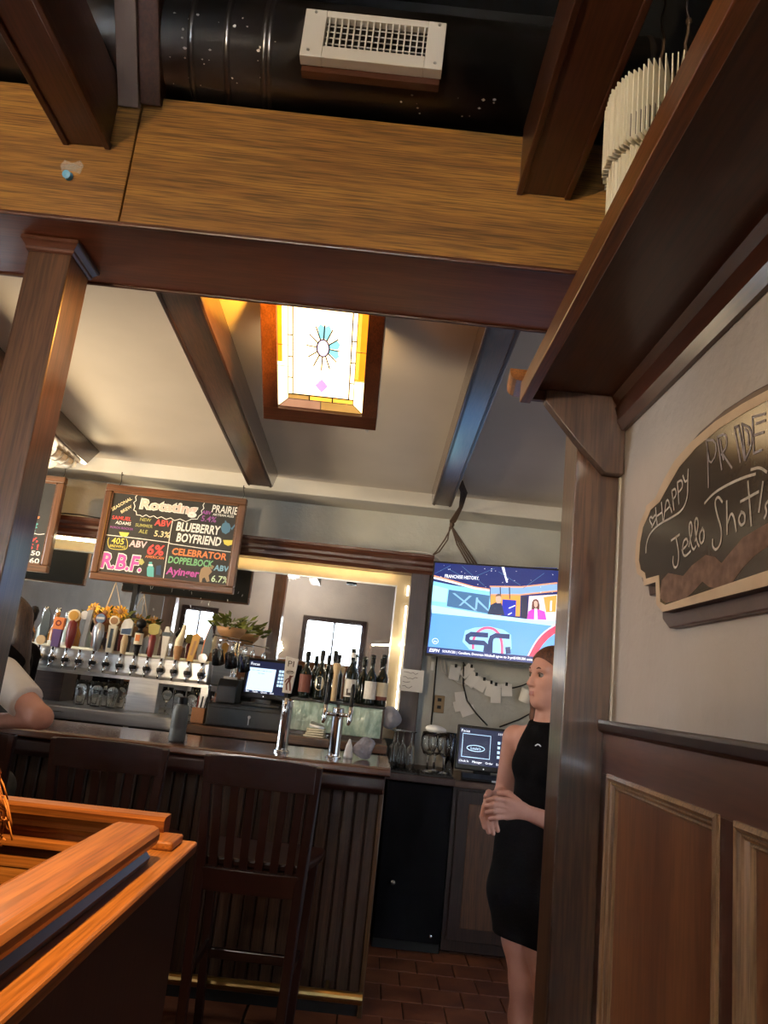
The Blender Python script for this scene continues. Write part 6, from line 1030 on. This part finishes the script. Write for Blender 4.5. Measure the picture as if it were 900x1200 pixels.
# ------------------------------------------------------------------ people
def seated(name, cx, cy, zs, fdir, label, top, hair, long_hair, arm, h=.0075, bottom='jeans', standing=False):
    f = V3((math.cos(fdir), math.sin(fdir), 0)); l = V3((-f.y, f.x, 0)); P = lambda a, b, z: tuple(V3((cx, cy, z)) + f * a + l * b)
    t = thing('person', label, 'person', (cx, cy, zs))
    lo = (cx - .75, cy - .75, zs - (.92 if standing else .48)); hi = (cx + .75, cy + .75, zs + .95); s = SDF(lo, hi, h)
    LEG = (lambda sg: [P(0, sg * .09, zs + .05), P(.02, sg * .09, zs - .42), P(0, sg * .09, zs - .84)]) if standing else (lambda sg: [P(.0, sg * .09, zs + .08), P(.36, sg * .12, zs + .06), P(.30, sg * .12, zs - .40)])
    s.cone(P(0, -.07, zs + .10), P(0, .07, zs + .10), .12, .12, .03); s.cone(P(0, 0, zs + .12), P(.02, 0, zs + .45), .115, .125, .04); s.cone(P(.02, -.13, zs + .50), P(.02, .13, zs + .50), .055, .055, .04)
    s.cone(P(.03, 0, zs + .52), P(.05, 0, zs + .63), .052, .048, .02); hc = P(.07, 0, zs + .72); s.ell(hc, (.095, .075, .115), (f.x, f.y), .02); s.ell(P(.10, 0, zs + .67), (.065, .055, .07), (f.x, f.y), .02); s.cone(P(.165, 0, zs + .715), P(.185, 0, zs + .69), .009, .012, .012)
    for sg in (-1, 1):
        s.chain(LEG(sg), [.095, .065, .045], .02)
    A = {}
    for sg in (-1, 1):
        sh_, el, wr = [P(q[0], q[1], zs + q[2]) for q in arm[sg]]; A[sg] = (sh_, el, wr); s.chain([sh_, el, wr], [.056, .043, .030], .02); w2 = V3(wr); d = (w2 - V3(el)).normalized(); s.cone(wr, tuple(w2 + d * .07), .032, .034, .012)
        for k in range(4): q = V3((-d.y, d.x, 0)).normalized() * (.024 - .016 * k); s.chain([tuple(w2 + d * .07 + q), tuple(w2 + d * .115 + q + V3((0, 0, -.006))), tuple(w2 + d * .14 + q + V3((0, 0, -.026)))], [.010, .009, .008], .004)
        q = V3((-d.y, d.x, 0)).normalized() * .035 * sg; s.chain([tuple(w2 + d * .03), tuple(w2 + d * .06 + q), tuple(w2 + d * .09 + q)], [.013, .011, .009], .008)
    s.build('body', M['skin'], t)
    c = SDF(lo, hi, h); c.cone(P(0, -.07, zs + .13), P(0, .07, zs + .13), .132, .132, .03); c.cone(P(0, 0, zs + .12), P(.02, 0, zs + .45), .135, .145, .04); c.cone(P(.02, -.14, zs + .49), P(.02, .14, zs + .49), .075, .075, .05)
    for sg in (-1, 1):
        sh_, el, wr = [V3(q) for q in A[sg]]; e = (sh_.lerp(el, .62) if top == 'tshirt' else el); c.cone(tuple(sh_), tuple(e), .078, .070 if top == 'tshirt' else .056, .03)
        if top != 'tshirt': c.cone(tuple(el), tuple(wr), .056, .042, .02)
    for sg in (-1, 1):
        sh_, el, wr = [V3(q) for q in A[sg]]; 
        if top == 'tshirt':
            pc = sh_.lerp(el, .66); dd = (el - sh_).normalized(); side = pc
            c.cut(lambda X, Y, Z, pc=pc, dd=dd, sh_=sh_: np.where(((X - pc.x) * dd.x + (Y - pc.y) * dd.y + (Z - pc.z) * dd.z > 0) & (np.sqrt((X - pc.x) ** 2 + (Y - pc.y) ** 2 + (Z - pc.z) ** 2) < .085), .02, -1.0))
    c.build('shirt', M[top], t)
    j = SDF(lo, hi, h); j.cone(P(0, -.08, zs + .085), P(0, .08, zs + .085), .125, .125, .03)
    j.cone(P(0, -.06, zs + .10), P(0, .06, zs + .20), .142, .138, .03)
    for sg in (-1, 1): j.chain(LEG(sg), [.108, .078, .062], .02)
    j.build('trousers', M[bottom], t)
    g = SDF(lo, hi, h); g.ell(P(.055, 0, zs + .735), (.108, .088, .118), (f.x, f.y), .01); fz = hc[2]
    if long_hair: g.cone(P(.0, 0, zs + .72), P(-.06, 0, zs + .40), .085, .075, .04)
    fx, fy = f.x, f.y
    g.cut(lambda X, Y, Z: ((X - hc[0]) * fx + (Y - hc[1]) * fy) - (.035 + (Z - fz) * .55)); g.build('hair', M[hair], t)
    for sg in (-1, 1): MB().ball(P(.148, sg * .032, zs + .728), .013, 8).build('eye', M['eye_white'], t, smooth=True); MB().ball(P(.158, sg * .032, zs + .728), .006, 8).build('iris', M['iris'], t, smooth=True)
    return t
# white T-shirt at the bar: the right arm bent with the elbow on the stool back
seated('person', -1.69, 3.24, .78, math.radians(92), 'person in a white T-shirt seated at the bar, elbow out beside the left post', 'tshirt', 'hair_dark', False,
       {-1: ((.0, -.19, .55), (-.16, -.44, .415), (.02, -.22, .37)), 1: ((.02, .19, .53), (.06, .30, .30), (.30, .18, .36))})
seated('person', -2.09, 4.58, .90, math.radians(170), 'person with long dark hair in a black top, behind the bar by the taps', 'black_top', 'hair_dark', True,
       {-1: ((.02, -.19, .51), (.06, -.27, .24), (.22, -.12, .30)), 1: ((.02, .19, .53), (.02, .25, .26), (.22, .12, .30))}, standing=True)
# booth guest: only the curly orange-lit hair shows at the left edge
bg_ = seated('person', -.775, 1.44, .50, math.radians(-100), 'booth guest at the left edge, curly red hair lit orange by the lamp', 'black_top', 'hair_red', False,
             {-1: ((.0, -.19, .48), (.06, -.26, .22), (.28, -.12, .30)), 1: ((.0, .19, .48), (.06, .26, .22), (.28, .12, .30))}, h=.010)
m = MB(); rnd = random.Random(13); hcx = V3((-.755, 1.375, 1.215))
for k in range(420):
    d = V3((rnd.gauss(0, 1), rnd.gauss(0, 1), rnd.gauss(.1, .9))).normalized(); p = hcx + V3((d.x * .10, d.y * .11, d.z * .12)); e1 = d.orthogonal().normalized(); e2 = d.cross(e1); ph = rnd.uniform(0, 6); R_ = rnd.uniform(.010, .020); L = rnd.uniform(.08, .16); g = V3((0, 0, -1))
    pts = [p + d * (L * .55 * q / 12) + g * (L * .8 * (q / 12) ** 1.6) + (e1 * math.cos(ph + q * 1.15) + e2 * math.sin(ph + q * 1.15)) * R_ for q in range(13)]; m.tube(pts, .0018, 3)
tag(m.build('curls', M['hair_red'], bg_, smooth=True), 'loose curly strands', kind='stuff')

# the woman in black
wm_ = thing('person', 'woman in a sleeveless black dress with hands clasped, standing behind the right oak post', 'person', (.70, 3.08, 0))
HC = V3((.708, 3.07, 1.550)); hf = V3((-.93, -.40, 0)).normalized(); hl = V3((-hf.y, hf.x, 0)); HP = lambda a, b, z: tuple(HC + hf * a + hl * b + V3((0, 0, z)))
bf = V3((-.77, -.64, 0)).normalized(); bl = V3((-bf.y, bf.x, 0))
s = SDF((.36, 2.70, -.01), (.98, 3.42, 1.68), .004)
# trunk
s.ell((.715, 3.09, 1.24), (.090, .130, .16), (bf.x, bf.y), .03); s.ell((.700, 3.09, 1.08), (.078, .108, .14), (bf.x, bf.y), .04); s.ell((.690, 3.09, .92), (.105, .145, .13), (bf.x, bf.y), .04)
s.cone((.612, 3.215, 1.315), (.822, 2.972, 1.315), .044, .044, .05); s.chain([(.720, 3.10, 1.34), (.712, 3.09, 1.41), (.706, 3.083, 1.47)], [.056, .046, .045], .03)
# right arm (far side)
s.chain([(.607, 3.222, 1.300), (.590, 3.285, 1.075)], [.046, .036], .02); s.chain([(.590, 3.285, 1.075), (.555, 3.17, 1.075), (.506, 2.995, 1.095)], [.037, .034, .024], .015)
s.chain([(.506, 2.995, 1.095), (.482, 2.925, 1.092)], [.024, .027], .012); s.cone((.468, 2.90, 1.078), (.490, 2.895, 1.070), .020, .020, .015)
for pts in ([(.455, 2.89, 1.078), (.446, 2.868, 1.045), (.456, 2.862, 1.012)], [(.469, 2.886, 1.070), (.460, 2.862, 1.033), (.471, 2.857, .998)], [(.484, 2.886, 1.066), (.476, 2.862, 1.028), (.488, 2.857, .995)], [(.499, 2.888, 1.064), (.494, 2.868, 1.032), (.504, 2.862, 1.006)]): s.chain(pts, [.0098, .0092, .0080], .0035)
s.chain([(.492, 2.95, 1.112), (.470, 2.905, 1.122), (.455, 2.872, 1.112)], [.014, .0115, .0095], .006)
# left arm (near side, forearm crosses to the hands)
s.chain([(.822, 2.970, 1.300), (.815, 2.845, 1.055)], [.046, .037], .02); s.chain([(.815, 2.845, 1.055), (.70, 2.835, 1.052), (.585, 2.840, 1.082)], [.038, .034, .024], .015)
s.cone((.580, 2.84, 1.094), (.524, 2.832, 1.108), .017, .015, .014); s.cone((.580, 2.84, 1.074), (.526, 2.836, 1.060), .017, .014, .016); s.cone((.578, 2.84, 1.084), (.524, 2.834, 1.084), .017, .014, .014)
for pts in ([(.520, 2.830, 1.112), (.480, 2.820, 1.116), (.456, 2.842, 1.104)], [(.516, 2.829, 1.094), (.474, 2.816, 1.095), (.452, 2.839, 1.084)], [(.518, 2.830, 1.076), (.478, 2.818, 1.074), (.456, 2.838, 1.064)], [(.524, 2.833, 1.059), (.490, 2.822, 1.054), (.471, 2.837, 1.045)]): s.chain(pts, [.0098, .0092, .0082], .003)
s.chain([(.566, 2.845, 1.108), (.535, 2.872, 1.130), (.505, 2.895, 1.126)], [.014, .0115, .010], .006)
# legs and feet
for sg, hx, hy in ((-1, .640, 3.15), (1, .712, 3.062)):
    o2 = V3((hx, hy, 0)); K = lambda dx, dy, z: (hx + dx, hy + dy, z); s.chain([K(.005, 0, .88), K(.025, -.03, .60), K(.040, -.045, .46), K(.048, -.025, .34), K(.055, .0, .10)], [.088, .070, .051, .050, .034], .025)
    s.cone(K(.035, -.015, .045), K(-.075, -.11, .03), .036, .028, .02); s.ell(K(.045, -.052, .455), (.035, .04, .045), (bf.x, bf.y), .02)
# head
s.ell(HP(-.010, 0, .022), (.094, .074, .098), (hf.x, hf.y), .02); s.ell(HP(.028, 0, -.042), (.062, .056, .074), (hf.x, hf.y), .025); s.cone(HP(.058, -.008, -.092), HP(.058, .008, -.092), .020, .020, .025)
for sg in (-1, 1):
    s.cone(HP(.052, sg * .038, -.022), HP(.030, sg * .052, -.015), .022, .020, .02); s.cone(HP(.046, sg * .028, -.066), HP(.0, sg * .05, -.050), .016, .016, .02); s.cone(HP(.076, sg * .010, .034), HP(.064, sg * .046, .032), .010, .010, .014)
for sg in (-1, 1): s.ell(HP(.083, sg * .031, .010), (.015, .017, .010), (hf.x, hf.y), .010, True)
s.cone(HP(.080, 0, .012), HP(.101, 0, -.026), .007, .0105, .010)
for sg in (-1, 1): s.ell(HP(.090, sg * .011, -.031), (.011, .008, .007), (hf.x, hf.y), .006)
s.cone(HP(.081, -.013, -.0560), HP(.081, .013, -.0560), .0056, .0056, .006); s.cone(HP(.0865, -.004, -.0552), HP(.0865, .004, -.0552), .005, .005, .006); s.cone(HP(.085, -.010, -.0665), HP(.085, .010, -.0665), .0070, .0070, .006)
for sg in (-1, 1): s.ell(HP(-.004, sg * .076, -.004), (.018, .007, .030), (hf.x, hf.y), .008)
def pick(C):
    r = C - np.array(HC); a = r @ np.array(hf); b = r @ np.array(hl); z = r[:, 2]
    return np.where((a > .082) & (np.abs(b) < .015) & (z < -.053) & (z > -.0715), 1, 0)
s.build('body', [M['skin'], M['lips']], wm_, pick=pick)
for sg in (-1, 1):
    ec = V3(HP(.0665, sg * .031, .008)); MB().ball(ec, .0115, 14).build('eye', M['eye_white'], wm_, smooth=True); dd = (hf * .96 + V3((0, 0, -.02)) - hl * .18).normalized(); MB().lathe([(.0074, 0), (.006, .0012), (0, .0016)], ec + dd * .0106, 12, dd).build('iris', M['iris'], wm_, smooth=True)
    MB().tube([HP(.0835, sg * .013, .030), HP(.0825, sg * .028, .036), HP(.070, sg * .047, .031)], [.0028, .0034, .0016], 6).build('eyebrow', M['brow'], wm_, smooth=True)
    MB().tube([HP(.0765, sg * .019, .0135), HP(.0805, sg * .031, .0185), HP(.072, sg * .0435, .0125)], .0016, 6).build('eyelid', M['brow'], wm_, smooth=True)
# dress
c = SDF((.42, 2.80, .58), (.98, 3.42, 1.45), .005)
c.ell((.716, 3.088, 1.235), (.103, .136, .17), (bf.x, bf.y), .03); c.ell((.702, 3.09, 1.08), (.092, .118, .15), (bf.x, bf.y), .04); c.ell((.700, 3.09, .93), (.108, .148, .16), (bf.x, bf.y), .05)
for sg in (-1, 1): c.ell((.716 + bf.x * .055 + bl.x * sg * .055, 3.088 + bf.y * .055 + bl.y * sg * .055, 1.215), (.055, .056, .056), (bf.x, bf.y), .03)
c.chain([(.716, 3.092, 1.31), (.711, 3.086, 1.375), (.709, 3.085, 1.408)], [.085, .066, .058], .03)
for b in (-.070, 0, .085): q = V3((.682, 3.09, 0)) + bl * b; c.chain([(q.x, q.y, .95), (q.x - .010, q.y - .012, .76), (q.x + .008, q.y, .59)], [.092, .094, .080], .04)
c.cut(lambda X, Y, Z: .606 + .012 * np.sin(30 * X) * 0 - Z); c.cut(lambda X, Y, Z: Z - (1.392 + .25 * ((X - .709) * -.6 + (Y - 3.085) * -.4) * -1))
c.build('dress', M['dress'], wm_)
lgm = MB(); lp = V3((.713, 3.087, 1.30)) + bf * .098 + bl * .03; ribbon(lgm, [(-.012, -.003), (-.003, .003), (.006, .002), (.013, -.003)], .004, lp, bl, V3((0, 0, 1)), bf, .0); tag(lgm.build('logo', M['silver'], wm_), 'small pale emblem on the chest')
# hair, parted and falling behind the shoulder
g = SDF((.55, 2.93, 1.20), (.90, 3.30, 1.69), .004); g.ell(HP(-.014, 0, .028), (.104, .085, .104), (hf.x, hf.y), .01); g.ell(HP(-.045, 0, -.03), (.062, .078, .09), (hf.x, hf.y), .02)
for b in (-.05, 0, .05): g.chain([HP(-.06, b * .8, .0), HP(-.075, b, -.12), HP(-.085, b * .9, -.26)], [.045, .040, .024], .02)
g.chain([HP(-.015, -.070, .0), HP(.008, -.078, -.09), HP(.002, -.086, -.15), HP(-.015, -.095, -.23)], [.022, .024, .022, .010], .015)
hfv, HCv = np.array(hf), np.array(HC)
g.cut(lambda X, Y, Z: ((X - HCv[0]) * hfv[0] + (Y - HCv[1]) * hfv[1]) - np.maximum(-.012 + 1.05 * (Z - HCv[2]), .030 + .0 * (Z - HCv[2])))
g.build('hair', M['hair'], wm_)
